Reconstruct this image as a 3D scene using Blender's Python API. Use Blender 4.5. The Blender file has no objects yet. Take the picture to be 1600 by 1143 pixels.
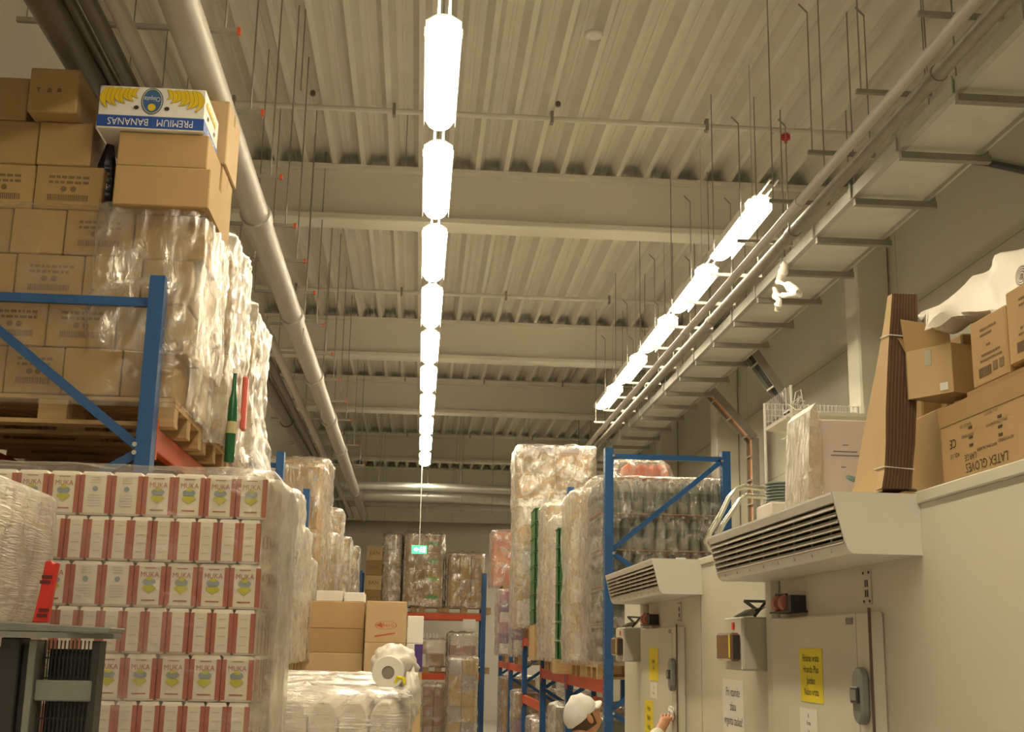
import bpy, bmesh, math, random
from mathutils import Vector, Matrix, noise
random.seed(7)
C = bpy.context.scene.collection
SC = bpy.context.scene
# ------------------------------------------------------------------ camera
F = 1925.0
CAMZ = 2.0
_dy = Vector((-150, 437, F)).normalized()
_dz = Vector((165, -8420, F)).normalized()
_dz = (_dz - _dy * _dz.dot(_dy)).normalized()
_dx = _dy.cross(_dz)
def at(px, py, X=None, Y=None, Z=None):
    c = Vector((px - 800, py - 571.5, F))
    d = Vector((_dx.dot(c), _dy.dot(c), _dz.dot(c)))
    t = X / d.x if X is not None else Y / d.y if Y is not None else (Z - CAMZ) / d.z
    return Vector((d.x * t, d.y * t, d.z * t + CAMZ))
cam = bpy.data.cameras.new('camera')
cam.sensor_width = 36.0
cam.lens = F / 1600 * 36.0
cam.clip_end = 200
camo = bpy.data.objects.new('camera', cam)
C.objects.link(camo)
right = Vector((_dx.x, _dy.x, _dz.x)); down = Vector((_dx.y, _dy.y, _dz.y)); fwd = Vector((_dx.z, _dy.z, _dz.z))
m = Matrix((right, -down, -fwd)).transposed().to_4x4()
m.translation = (0, 0, CAMZ)
camo.matrix_world = m
SC.camera = camo
# ------------------------------------------------------------------ world, exposure
w = bpy.data.worlds.new('world'); SC.world = w; w.use_nodes = True
w.node_tree.nodes['Background'].inputs[0].default_value = (0.9, 0.8, 0.6, 1)
w.node_tree.nodes['Background'].inputs[1].default_value = 0.03
SC.view_settings.view_transform = 'Standard'
SC.view_settings.look = 'None'
SC.view_settings.gamma = 1
SC.view_settings.use_curve_mapping = False
SC.view_settings.exposure = 1.1
LAMP = 19.5
LAMPCOL = (1.0, 0.87, 0.63)

# ------------------------------------------------------------------ materials
MATS = {}
def mat(name, col, rough=0.6, metal=0.0, nscale=0, namt=0.0, bump=0.0, emit=None, es=0, alpha=None, spec=0.5, stretch=(1, 1, 1)):
    if name in MATS: return MATS[name]
    M = bpy.data.materials.new(name); M.use_nodes = True
    nt = M.node_tree; b = nt.nodes['Principled BSDF']
    b.inputs['Base Color'].default_value = (*col, 1)
    b.inputs['Roughness'].default_value = rough
    b.inputs['Metallic'].default_value = metal
    b.inputs['Specular IOR Level'].default_value = spec
    if nscale:
        tc = nt.nodes.new('ShaderNodeTexCoord'); mp = nt.nodes.new('ShaderNodeMapping')
        mp.inputs['Scale'].default_value = stretch
        nz = nt.nodes.new('ShaderNodeTexNoise'); nz.inputs['Scale'].default_value = nscale; nz.inputs['Detail'].default_value = 4
        nt.links.new(tc.outputs['Object'], mp.inputs[0]); nt.links.new(mp.outputs[0], nz.inputs['Vector'])
        if namt:
            mx = nt.nodes.new('ShaderNodeMixRGB'); mx.blend_type = 'MIX'
            mx.inputs[1].default_value = (*[c * (1 - namt) for c in col], 1)
            mx.inputs[2].default_value = (*[min(1, c * (1 + namt)) for c in col], 1)
            nt.links.new(nz.outputs['Fac'], mx.inputs[0]); nt.links.new(mx.outputs[0], b.inputs['Base Color'])
        if bump:
            bp = nt.nodes.new('ShaderNodeBump'); bp.inputs['Strength'].default_value = bump; bp.inputs['Distance'].default_value = 0.02
            nt.links.new(nz.outputs['Fac'], bp.inputs['Height']); nt.links.new(bp.outputs[0], b.inputs['Normal'])
    if emit:
        b.inputs['Emission Color'].default_value = (*emit, 1); b.inputs['Emission Strength'].default_value = es
    MATS[name] = M
    return M
def film_mat(name, base, gain, scale, stretch, rough=0.16, bump=0.9, tint=(0.97, 0.93, 0.86), diff=0.25):
    M = bpy.data.materials.new(name); M.use_nodes = True
    nt = M.node_tree; nt.nodes.clear(); N = nt.nodes.new; L = nt.links.new
    out = N('ShaderNodeOutputMaterial'); tr = N('ShaderNodeBsdfTransparent'); tr.inputs[0].default_value = (0.98, 0.96, 0.93, 1)
    gl = N('ShaderNodeBsdfGlossy'); gl.inputs[0].default_value = (*tint, 1); gl.inputs['Roughness'].default_value = rough
    df = N('ShaderNodeBsdfDiffuse'); df.inputs[0].default_value = (*tint, 1)
    tl = N('ShaderNodeBsdfTranslucent'); tl.inputs[0].default_value = (*tint, 1)
    a1 = N('ShaderNodeMixShader'); a1.inputs[0].default_value = 0.5; L(df.outputs[0], a1.inputs[1]); L(tl.outputs[0], a1.inputs[2])
    gs = N('ShaderNodeBsdfGlossy'); gs.inputs[0].default_value = (1, 1, 1, 1); gs.inputs['Roughness'].default_value = 0.36
    gmix = N('ShaderNodeMixShader'); gmix.inputs[0].default_value = 0.5; L(gl.outputs[0], gmix.inputs[1]); L(gs.outputs[0], gmix.inputs[2])
    a2 = N('ShaderNodeMixShader'); a2.inputs[0].default_value = 1 - diff; L(a1.outputs[0], a2.inputs[1]); L(gmix.outputs[0], a2.inputs[2])
    tc = N('ShaderNodeTexCoord'); mp = N('ShaderNodeMapping'); mp.inputs['Scale'].default_value = stretch
    mp.inputs['Rotation'].default_value = (0.25, 0.15, 0.3)
    L(tc.outputs['Object'], mp.inputs[0])
    n1 = N('ShaderNodeTexNoise'); n1.inputs['Scale'].default_value = scale; n1.inputs['Detail'].default_value = 5; n1.inputs['Distortion'].default_value = 1.2
    n2 = N('ShaderNodeTexNoise'); n2.inputs['Scale'].default_value = scale * 0.3; n2.inputs['Detail'].default_value = 3; n2.inputs['Distortion'].default_value = 2
    L(mp.outputs[0], n1.inputs['Vector']); L(tc.outputs['Object'], n2.inputs['Vector'])
    rp = N('ShaderNodeMapRange'); rp.inputs['From Min'].default_value = 0.45; rp.inputs['From Max'].default_value = 0.75
    rp.inputs['To Min'].default_value = base; rp.inputs['To Max'].default_value = base + gain
    mul = N('ShaderNodeMath'); mul.operation = 'ADD'
    s1 = N('ShaderNodeMath'); s1.operation = 'MULTIPLY_ADD'; s1.inputs[1].default_value = 0.35; s1.inputs[2].default_value = 0.325
    L(n1.outputs['Fac'], s1.inputs[0]); L(s1.outputs[0], mul.inputs[0])
    s2 = N('ShaderNodeMath'); s2.operation = 'MULTIPLY'; s2.inputs[1].default_value = 0.9; L(n2.outputs['Fac'], s2.inputs[0])
    s3 = N('ShaderNodeMath'); s3.operation = 'SUBTRACT'; s3.inputs[1].default_value = 0.40; L(s2.outputs[0], s3.inputs[0])
    L(s3.outputs[0], mul.inputs[1]); L(mul.outputs[0], rp.inputs['Value'])
    lw = N('ShaderNodeLayerWeight'); lw.inputs[0].default_value = 0.25
    ad = N('ShaderNodeMath'); ad.operation = 'MULTIPLY_ADD'; ad.inputs[1].default_value = 0.35; ad.use_clamp = True
    L(lw.outputs['Facing'], ad.inputs[0]); L(rp.outputs[0], ad.inputs[2])
    bp = N('ShaderNodeBump'); bp.inputs['Strength'].default_value = bump; bp.inputs['Distance'].default_value = 0.018
    L(n1.outputs['Fac'], bp.inputs['Height'])
    for s in (gl, df, gs): L(bp.outputs[0], s.inputs['Normal'])
    mx = N('ShaderNodeMixShader'); L(ad.outputs[0], mx.inputs[0]); L(tr.outputs[0], mx.inputs[1]); L(a2.outputs[0], mx.inputs[2])
    L(mx.outputs[0], out.inputs[0])
    MATS[name] = M
    return M
def panel_wall(name, col, ph, pw):
    M = mat(name, col, 0.7, nscale=2.5, namt=0.04)
    nt = M.node_tree; b = nt.nodes['Principled BSDF']; N = nt.nodes.new; L = nt.links.new
    tc = N('ShaderNodeTexCoord'); sp = N('ShaderNodeSeparateXYZ'); cb = N('ShaderNodeCombineXYZ')
    L(tc.outputs['Object'], sp.inputs[0]); L(sp.outputs[1], cb.inputs[0]); L(sp.outputs[2], cb.inputs[1])
    br = N('ShaderNodeTexBrick'); br.offset = 0; br.inputs['Scale'].default_value = 1; br.inputs['Mortar Size'].default_value = 0.008
    br.inputs['Brick Width'].default_value = pw; br.inputs['Row Height'].default_value = ph
    c2 = tuple(c * 0.62 for c in col)
    br.inputs['Color1'].default_value = (*col, 1); br.inputs['Color2'].default_value = (*col, 1); br.inputs['Mortar'].default_value = (*c2, 1)
    L(cb.outputs[0], br.inputs['Vector']); L(br.outputs[0], b.inputs['Base Color'])
    return M
deck_m = mat('painted_steel_deck', (0.74, 0.71, 0.61), 0.55, nscale=3, namt=0.06)
beam_m = mat('painted_beam', (0.80, 0.77, 0.66), 0.7, nscale=2, namt=0.05)
wall_m = panel_wall('wall_panels_right', (0.52, 0.50, 0.40), 1.1, 6.1)
wallL_m = mat('wall_paint', (0.76, 0.73, 0.64), 0.8, nscale=2, namt=0.04)
floor_m = mat('concrete_floor', (0.55, 0.52, 0.46), 0.45, nscale=4, namt=0.15, bump=0.05)
cold_m = mat('insulated_panel', (0.66, 0.63, 0.52), 0.5, nscale=1.5, namt=0.03)
coldd_m = mat('insulated_panel_door', (0.63, 0.60, 0.49), 0.5, nscale=1.5, namt=0.03)
ac_m = mat('cooler_casing', (0.72, 0.69, 0.62), 0.4)
slat_m = mat('louvre_slat', (0.36, 0.32, 0.25), 0.45)
dark_m = mat('dark_recess', (0.03, 0.026, 0.02), 0.9)
black_m = mat('black_plastic', (0.03, 0.03, 0.03), 0.4)
blue_m = mat('blue_steel', (0.018, 0.095, 0.27), 0.35, nscale=25, namt=0.2, spec=0.6)
orange_m = mat('orange_steel', (0.62, 0.09, 0.03), 0.4, nscale=20, namt=0.15)
galv_m = mat('galvanised', (0.55, 0.55, 0.50), 0.38, 0.75, nscale=9, namt=0.15)
galvd_m = mat('dull_zinc', (0.34, 0.32, 0.27), 0.5, 0.4, nscale=9, namt=0.2)
chrome_m = mat('bright_tube', (0.75, 0.76, 0.66), 0.2, 0.9)
pipe_m = mat('grey_pipe', (0.46, 0.42, 0.365), 0.38)
pipeb_m = mat('brown_grey_pipe', (0.15, 0.125, 0.10), 0.4)
wood_m = mat('pallet_wood', (0.46, 0.31, 0.15), 0.8, nscale=6, namt=0.35, stretch=(1, 6, 6))
woodd_m = mat('pallet_wood_old', (0.34, 0.24, 0.13), 0.85, nscale=6, namt=0.35)
card = [mat('cardboard_a', (0.41, 0.265, 0.115), 0.8, nscale=4, namt=0.10),
        mat('cardboard_b', (0.455, 0.30, 0.13), 0.8, nscale=4, namt=0.10),
        mat('cardboard_c', (0.36, 0.225, 0.095), 0.8, nscale=4, namt=0.10),
        mat('cardboard_pale', (0.54, 0.385, 0.20), 0.8, nscale=4, namt=0.08)]
cdark_m = mat('corrugated_edge', (0.155, 0.085, 0.045), 0.9, nscale=60, namt=0.5, stretch=(6, 6, 0.15))
ink_m = mat('carton_ink', (0.20, 0.125, 0.065), 0.8)
inkd_m = mat('black_ink', (0.03, 0.025, 0.02), 0.7)
tape_m = mat('parcel_tape', (0.55, 0.38, 0.18), 0.2)
white_m = mat('white_paper', (0.80, 0.77, 0.70), 0.7)
whitec_m = mat('white_carton', (0.72, 0.66, 0.58), 0.7, nscale=3, namt=0.05)
cloth_m = mat('white_cloth', (0.85, 0.83, 0.79), 0.85, nscale=30, namt=0.05, bump=0.2)
sheet_m = mat('white_sheeting', (0.82, 0.76, 0.68), 0.45, nscale=5, namt=0.05, bump=0.4)
red_m = mat('red_plastic', (0.62, 0.03, 0.02), 0.5)
redp_m = mat('flour_red', (0.42, 0.115, 0.075), 0.6, nscale=15, namt=0.12)
flour_m = mat('flour_paper', (0.78, 0.74, 0.66), 0.65, nscale=12, namt=0.05, bump=0.15)
yel_m = mat('yellow_paper', (0.80, 0.66, 0.02), 0.6)
yg_m = mat('yellow_green_print', (0.56, 0.55, 0.05), 0.6)
bg_m = mat('blue_green_print', (0.28, 0.36, 0.38), 0.6)
ban_m = mat('banana_yellow', (0.72, 0.50, 0.01), 0.6)
band_m = mat('banana_outline', (0.28, 0.18, 0.01), 0.6)
bluep_m = mat('blue_print', (0.02, 0.08, 0.36), 0.5)
purple_m = mat('purple_print', (0.07, 0.035, 0.19), 0.5)
green_m = mat('green_plastic', (0.035, 0.15, 0.04), 0.4)
greenp_m = mat('green_print', (0.12, 0.36, 0.06), 0.6)
gbot_m = mat('green_bottle', (0.02, 0.11, 0.04), 0.15)
bot_m = mat('water_bottle', (0.19, 0.20, 0.155), 0.12, spec=0.8)
botb_m = mat('dark_bottle', (0.10, 0.10, 0.085), 0.15, spec=0.8)
capw_m = mat('bottle_cap', (0.78, 0.75, 0.68), 0.4)
tray_m = mat('bottle_tray', (0.45, 0.28, 0.15), 0.8)
skin_m = mat('skin', (0.62, 0.30, 0.17), 0.5, nscale=20, namt=0.08)
hair_m = mat('hair', (0.10, 0.055, 0.03), 0.7)
pink_m = mat('pink_fitting', (0.55, 0.20, 0.16), 0.4)
latch_m = mat('grey_latch', (0.20, 0.20, 0.19), 0.4)
smoke_m = mat('smoked_cover', (0.16, 0.075, 0.05), 0.1, spec=0.8)
mast_m = mat('mast_steel', (0.035, 0.035, 0.032), 0.5)
mastl_m = mat('mast_plate', (0.22, 0.22, 0.20), 0.4, nscale=15, namt=0.15)
cable_m = mat('orange_cable', (0.62, 0.24, 0.07), 0.5)
cableb_m = mat('black_cable', (0.04, 0.04, 0.04), 0.5)
glassy_m = mat('clear_plastic_dish', (0.45, 0.5, 0.46), 0.15, spec=0.8)
juice_m = mat('cream_pack', (0.68, 0.55, 0.33), 0.4, nscale=5, namt=0.12)
lamp_m = mat('fluorescent_tube', (0.9, 0.9, 0.9), 0.5, emit=LAMPCOL, es=LAMP)
exit_m = mat('exit_green', (0.02, 0.35, 0.10), 0.5, emit=(0.06, 0.75, 0.22), es=1.2)
exitw_m = mat('exit_white', (0.9, 0.9, 0.9), 0.5, emit=(0.9, 1, 0.9), es=1.6)
film_m = film_mat('stretch_film', 0.10, 0.45, 13, (1, 1, 0.4), rough=0.1)
filmh_m = film_mat('stretch_film_heavy', 0.26, 0.5, 16, (1, 1, 0.35), rough=0.09, diff=0.3)
filmf_m = film_mat('stretch_film_fine', 0.22, 0.35, 16, (0.35, 0.35, 6), rough=0.2)
filml_m = film_mat('stretch_film_light', 0.06, 0.22, 7, (1, 1, 1.6), rough=0.2, bump=0.8)

# ------------------------------------------------------------------ geometry helper
def fr(w):
    w = Vector(w).normalized()
    u = w.cross(Vector((0, 0, 1)))
    if u.length < 1e-3: u = w.cross(Vector((0, 1, 0)))
    u.normalize(); return u, w.cross(u).normalized(), w
class G:
    def __init__(s): s.v = []; s.f = []; s.m = []
    def face(s, pts, m=0):
        k = len(s.v); s.v += [tuple(p) for p in pts]; s.f.append(tuple(range(k, k + len(pts)))); s.m.append(m); return s
    def box(s, x0, x1, y0, y1, z0, z1, m=0):
        k = len(s.v)
        s.v += [(x, y, z) for z in (z0, z1) for y in (y0, y1) for x in (x0, x1)]
        for q in ((0, 2, 3, 1), (4, 5, 7, 6), (0, 1, 5, 4), (2, 6, 7, 3), (0, 4, 6, 2), (1, 3, 7, 5)):
            s.f.append(tuple(k + i for i in q)); s.m.append(m)
        return s
    def bar(s, p, q, a, b, m=0, up=(0, 0, 1)):
        p = Vector(p); q = Vector(q); w = (q - p).normalized(); up = Vector(up)
        u = w.cross(up)
        if u.length < 1e-3: u = w.cross(Vector((0, 1, 0)))
        u.normalize(); v = u.cross(w).normalized(); k = len(s.v)
        for c in (p, q):
            for sx, sy in ((-1, -1), (1, -1), (1, 1), (-1, 1)):
                s.v.append(tuple(c + u * sx * a / 2 + v * sy * b / 2))
        for q4 in ((0, 3, 2, 1), (4, 5, 6, 7), (0, 1, 5, 4), (1, 2, 6, 5), (2, 3, 7, 6), (3, 0, 4, 7)):
            s.f.append(tuple(k + i for i in q4)); s.m.append(m)
        return s
    def tube(s, pts, r, n=10, m=0, closed=False):
        pts = [Vector(p) for p in pts]; k = len(s.v); N = len(pts)
        rr = r if isinstance(r, (list, tuple)) else [r] * N
        u = None
        for i, p in enumerate(pts):
            w = (pts[min(i + 1, N - 1)] - pts[max(i - 1, 0)]).normalized()
            if u is None: u, v, _ = fr(w)
            else:
                u = (u - w * u.dot(w)).normalized(); v = w.cross(u).normalized()
            for j in range(n):
                a = 2 * math.pi * j / n
                s.v.append(tuple(p + (u * math.cos(a) + v * math.sin(a)) * rr[i]))
        for i in range(N - 1):
            for j in range(n):
                a = k + i * n + j; b = k + i * n + (j + 1) % n
                s.f.append((a, b, b + n, a + n)); s.m.append(m)
        s.f.append(tuple(k + j for j in range(n))[::-1]); s.m.append(m)
        s.f.append(tuple(k + (N - 1) * n + j for j in range(n))); s.m.append(m)
        return s
    def prism(s, poly, ax, a, b, m=0):
        # poly in the two other axes; ax 0: (y,z), 1: (x,z), 2: (x,y)
        k = len(s.v); n = len(poly)
        for t in (a, b):
            for p in poly:
                s.v.append((t, p[0], p[1]) if ax == 0 else (p[0], t, p[1]) if ax == 1 else (p[0], p[1], t))
        s.f.append(tuple(range(k, k + n))); s.m.append(m)
        s.f.append(tuple(range(k + 2 * n - 1, k + n - 1, -1))); s.m.append(m)
        for i in range(n):
            j = (i + 1) % n
            s.f.append((k + i, k + j, k + n + j, k + n + i)); s.m.append(m)
        return s
    def lathe(s, prof, o, ax=(0, 0, 1), n=16, m=0):
        o = Vector(o); u, v, w = fr(ax); k = len(s.v)
        for r, z in prof:
            for j in range(n):
                a = 2 * math.pi * j / n
                s.v.append(tuple(o + w * z + (u * math.cos(a) + v * math.sin(a)) * r))
        for i in range(len(prof) - 1):
            for j in range(n):
                a = k + i * n + j; b = k + i * n + (j + 1) % n
                s.f.append((a, b, b + n, a + n)); s.m.append(m)
        s.f.append(tuple(k + j for j in range(n))); s.m.append(m)
        s.f.append(tuple(k + (len(prof) - 1) * n + j for j in range(n))); s.m.append(m)
        return s
    def mesh(s, me, o, ux, uy, m=0, sx=1, sy=1):
        o = Vector(o); ux = Vector(ux).normalized(); uy = Vector(uy).normalized(); uz = ux.cross(uy); k = len(s.v)
        for vt in me.vertices: s.v.append(tuple(o + ux * vt.co.x * sx + uy * vt.co.y * sy + uz * vt.co.z))
        for p in me.polygons: s.f.append(tuple(k + i for i in p.vertices)); s.m.append(m)
        return s
    def build(s, name, mats, parent=None, origin=None, smooth=False, bevel=0, fixn=True):
        if not isinstance(mats, (list, tuple)): mats = [mats]
        if parent is not None: o = wloc(parent)
        elif origin is not None: o = Vector(origin)
        else:
            xs = [v[0] for v in s.v]; ys = [v[1] for v in s.v]; zs = [v[2] for v in s.v]
            o = Vector(((min(xs) + max(xs)) / 2, (min(ys) + max(ys)) / 2, min(zs)))
        me = bpy.data.meshes.new(name)
        me.from_pydata([(v[0] - o.x, v[1] - o.y, v[2] - o.z) for v in s.v], [], s.f)
        for mm in mats: me.materials.append(mm)
        me.polygons.foreach_set('material_index', s.m)
        if fixn:
            bm = bmesh.new(); bm.from_mesh(me); bmesh.ops.recalc_face_normals(bm, faces=bm.faces); bm.to_mesh(me); bm.free()
        if smooth:
            me.polygons.foreach_set('use_smooth', [True] * len(me.polygons))
            try: me.set_sharp_from_angle(angle=math.radians(40))
            except Exception: pass
        ob = bpy.data.objects.new(name, me); C.objects.link(ob)
        if parent is not None: ob.parent = parent
        else: ob.location = o
        if bevel:
            b = ob.modifiers.new('bevel', 'BEVEL'); b.width = bevel; b.segments = 1; b.limit_method = 'ANGLE'
        return ob
def wloc(o):
    v = Vector(o.location)
    while o.parent: o = o.parent; v = v + Vector(o.location)
    return v
def tag(o, label, cat, group=None, kind=None):
    o['label'] = label; o['category'] = cat
    if group: o['group'] = group
    if kind: o['kind'] = kind
    return o
def thing(name, label, cat, loc=(0, 0, 0), group=None):
    o = bpy.data.objects.new(name, None); C.objects.link(o); o.location = loc; o.empty_display_size = 0.1
    return tag(o, label, cat, group)
def struct(o): o['kind'] = 'structure'; return o
KIDS = {}
def dup(root, loc, label=None, rotz=None, group=None):
    r = root.copy(); C.objects.link(r); r.location = loc
    if rotz is not None: r.rotation_euler = (0, 0, rotz)
    if label: r['label'] = label
    if group: r['group'] = group
    for ch in list(root.children):
        c = ch.copy(); C.objects.link(c); c.parent = r
        for g in list(ch.children):
            d = g.copy(); C.objects.link(d); d.parent = c
    return r
_tc = {}
def text(body, size=1.0, extrude=0.0):
    key = (body, size, extrude)
    if key in _tc: return _tc[key]
    cu = bpy.data.curves.new('lettering', 'FONT'); cu.body = body; cu.size = size; cu.extrude = extrude
    cu.align_x = 'CENTER'; cu.align_y = 'CENTER'; cu.resolution_u = 2
    ob = bpy.data.objects.new('lettering', cu); C.objects.link(ob)
    me = bpy.data.meshes.new_from_object(ob.evaluated_get(bpy.context.evaluated_depsgraph_get()))
    bpy.data.objects.remove(ob); _tc[key] = me
    return me
ORD = ['first', 'second', 'third', 'fourth', 'fifth', 'sixth', 'seventh', 'eighth', 'ninth', 'tenth', 'eleventh', 'twelfth', 'thirteenth', 'fourteenth', 'fifteenth', 'sixteenth']
def ordn(i, n=None, end=None):
    return ORD[i]

# ------------------------------------------------------------------ the hall shell
WL, WR, YB, YF, ZC = -2.9, 4.95, -7.0, 36.0, 7.0
struct(G().box(WL, WR, YB, YF, -0.2, 0.0).build('floor', floor_m, origin=(0, 0, 0)))
struct(G().box(WL - 0.2, WL, YB, YF, 0, 7.3).build('wall_left', wallL_m, origin=(0, 0, 0)))
struct(G().box(WR, WR + 0.2, YB, YF, 0, 7.3).build('wall_right', wall_m, origin=(0, 0, 0)))
struct(G().box(WL, WR, YF, YF + 0.2, 0, 7.3).build('wall_far', wallL_m, origin=(0, 0, 0)))
struct(G().box(WL, WR, YB - 0.2, YB, 0, 7.3).build('wall_back', wallL_m, origin=(0, 0, 0)))
g = G(); pts = []
x = WL
while x < WR:
    pts += [(x, ZC), (x + 0.050, ZC), (x + 0.105, ZC + 0.15), (x + 0.155, ZC + 0.15), (x + 0.162, ZC + 0.143), (x + 0.188, ZC + 0.143), (x + 0.195, ZC + 0.15), (x + 0.250, ZC + 0.15)]
    x += 0.305
pts.append((x, ZC))
for a, b in zip(pts, pts[1:]):
    g.face([(a[0], YB, a[1]), (b[0], YB, b[1]), (b[0], YF, b[1]), (a[0], YF, a[1])])
g.box(WL, WR, YB, YF, ZC + 0.2, ZC + 0.3)
struct(g.build('ceiling', deck_m, origin=(0, 0, 0), fixn=False))
for i, y in enumerate((6.3, 12.45, 18.75, 23.35, 29.75, 35.3)):
    if i == 0: continue
    t = thing('roof_beam', 'pale painted roof beam crossing the hall, %s from the camera' % ORD[i - 1], 'beam', (1.0, y, 6.4), 'roof beams')
    G().box(WL + 0.01, WR - 0.01, y + 0.1, y + 0.2, 6.451, 6.954).build('web', beam_m, t)
    G().box(WL + 0.01, WR - 0.01, y, y + 0.42, 6.955, 6.998).build('upper_flange', beam_m, t)  # made deep to keep light out of the deck recesses above
    G().box(WL + 0.01, WR - 0.01, y, y + 0.32, 6.38, 6.45).build('lower_flange', beam_m, t, bevel=0.01)
for i, y in enumerate((12.4, 18.8, 23.4, 29.8)):
    t = thing('wall_column', 'pale concrete column on the right wall, %s from the camera' % ORD[i], 'column', (4.75, y, 0), 'wall columns')
    G().box(4.58, 4.945, y, y + 0.38, 0, 6.95).build('shaft', cold_m, t, bevel=0.02)
# thin conduits across the ceiling
for i, y in enumerate((10.9, 17.05, 22.9, 29.2)):
    t = thing('ceiling_conduit', 'thin pale conduit running across the ceiling, %s from the camera' % ORD[i], 'pipe', (1, y, 6.9), 'ceiling conduits')
    G().tube([(WL, y, 6.93), (WR, y, 6.93)], 0.028, 8).build('tube', deck_m, t, smooth=True)
    for k in range(5): G().box(-1.9 + k * 1.5, -1.87 + k * 1.5, y - 0.035, y + 0.035, 6.88, 6.998).build('clip', galvd_m, t)
if True:
    t = thing('sprinkler_valve', 'small dark red valve on the nearest ceiling conduit', 'valve', (3.3, 10.9, 6.8))
    p = at(1240, 186, Z=6.93)
    t.location = (p.x, 10.9, 6.8)
    G().lathe([(0.02, 0), (0.045, 0.01), (0.045, 0.05), (0.02, 0.07)], (p.x, 10.9, 6.83), n=10).build('valve_body', red_m, t)
    G().tube([(p.x, 10.9, 6.80), (p.x, 10.9, 6.84)], 0.015, 8).build('nozzle', red_m, t)
for i, (px, py) in enumerate(((928, 50), (489, 143), (872, 160))):
    p = at(px, py, Z=6.99)
    tag(G().lathe([(0.07, 0), (0.08, 0.01), (0.08, 0.03), (0.03, 0.04)] if i == 0 else [(0.02, 0), (0.025, 0.01), (0.025, 0.04), (0.015, 0.05)], (p.x, p.y, 6.95), n=14).build('smoke_detector' if i == 0 else 'ceiling_clamp', white_m if i == 0 else pipeb_m, smooth=True),
        ['round white smoke detector on the ceiling right of the lamp row', 'tiny dark clamp on the ceiling left of the lamp row', 'tiny dark clamp on the ceiling right of the lamp row'][i], 'detector' if i == 0 else 'clamp')

# ------------------------------------------------------------------ luminaires
def make_lamp():
    t = thing('strip_light', 'x', 'lamp', (0, 0, 0), 'x')
    L = 1.52
    # housing above the tubes
    G().prism([(-0.108, 0.056), (0.108, 0.056), (0.04, 0.10), (-0.04, 0.10)], 1, 0.03, L - 0.02).build('housing', white_m, t)
    g = G(); n = 12
    prof = [(0.0, 0.35), (0.03, 0.62), (0.10, 0.9), (0.18, 1.0), (L - 0.14, 1.0), (L - 0.05, 0.93), (L, 0.80)]
    k = 0
    for y, sc in prof:
        for j in range(n + 1):
            a = math.pi * j / n
            g.v.append((-0.105 * sc * math.cos(a), y, 0.052 - 0.060 * math.sin(a) * (0.5 + 0.5 * sc)))
    for i in range(len(prof) - 1):
        for j in range(n):
            a = i * (n + 1) + j; g.f.append((a, a + 1, a + n + 2, a + n + 1)); g.m.append(0)
    g.f.append(tuple(range(n + 1))); g.m.append(0)
    b = (len(prof) - 1) * (n + 1); g.f.append(tuple(range(b, b + n + 1))); g.m.append(0)
    g.f.append(tuple([i * (n + 1) for i in range(len(prof))] + [i * (n + 1) + n for i in range(len(prof) - 1, -1, -1)])); g.m.append(0)
    g.build('diffuser', lamp_m, t, smooth=True)
    for s in (-1, 1):
        G().box(s * 0.113 - 0.003, s * 0.113 + 0.003, 0.12, L - 0.06, -0.004, 0.058).build('side_reflector', white_m, t)
        G().box(s * 0.032 - 0.008, s * 0.032 + 0.008, -0.36, 0.05, 0.075, 0.09).build('mounting_rail', galv_m, t)
    G().tube([(0, 0.3, 0.1), (0, 0.3, 1.40)], 0.004, 6).build('suspension_wire', galv_m, t)
    return t
lamp0 = make_lamp()
for i in range(-6, 10):
    y = 6.73 + 1.885 * i
    lab = ('glowing strip light in the central row, %s visible from the camera' % ORD[i]) if i >= 0 else 'glowing strip light in the central row above or behind the camera'
    if i == -6:
        lamp0.location = (0.035, y, 5.6); o = lamp0; o['label'] = lab; o['group'] = 'central row of strip lights'
    else:
        o = dup(lamp0, (0.035 + 0.0012 * max(0, i), y, 5.6), lab, None, 'central row of strip lights')
for i in range(5):
    dup(lamp0, (2.72 - 0.004 * i, 9.43 + 1.885 * i, 5.6), 'glowing strip light in the right-hand row, %s from the camera' % ORD[i], None, 'right-hand row of strip lights')

for i, y in enumerate((26.5, 28.4, 30.3, 32.2)):  # unseen lamps added to brighten the dim far end
    dup(lamp0, (3.06, y, 4.75), 'added unseen strip light beyond the right racks at the far end, %s from the camera' % ORD[i], None, 'added strip lights beyond the right racks')
# ------------------------------------------------------------------ left pipes
def ppx(px, z=5.1): return at(px, 0, Z=z).x
def long_pipe(name, label, x0, x1, r, m_, z=5.1, ya=2.0, yb=33.6, coup=(), z1=None, cr=1.18, cl=0.12):
    t = thing(name, label, 'pipe', (x0, ya, z))
    z1 = z if z1 is None else z1
    P = lambda y: Vector((x0 + (x1 - x0) * (y - ya) / (yb - ya), y, z + (z1 - z) * (y - ya) / (yb - ya)))
    G().tube([P(ya), P(yb)], r, 20).build('tube', m_, t, smooth=True)
    for y in coup: G().tube([P(y), P(y + cl)], r * cr, 20).build('coupling', m_, t, smooth=True)
    return P
long_pipe('drain_pipe', 'thick pale grey drain pipe with couplings, nearest the strip lights', -1.27, -1.40, 0.098, pipe_m, 5.1, 2, 31, (8.75, 11.6, 14.4, 17.2, 20.0, 25.6), cr=1.16, cl=0.2)
long_pipe('drain_pipe', 'wide brown-grey pipe closest to the left wall', -1.955, -1.93, 0.085, pipeb_m, 5.08, 2, 31, (17.4,))
long_pipe('heating_pipe', 'narrow dark pipe beside the widest wall pipe', -1.845, -1.86, 0.033, pipeb_m, 5.12, 2, 31, (7.0, 15.3))
long_pipe('heating_pipe', 'dark pipe third from the left wall', -1.73, -1.83, 0.045, pipeb_m, 5.1, 2, 31, (7.1, 13.0))
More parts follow.
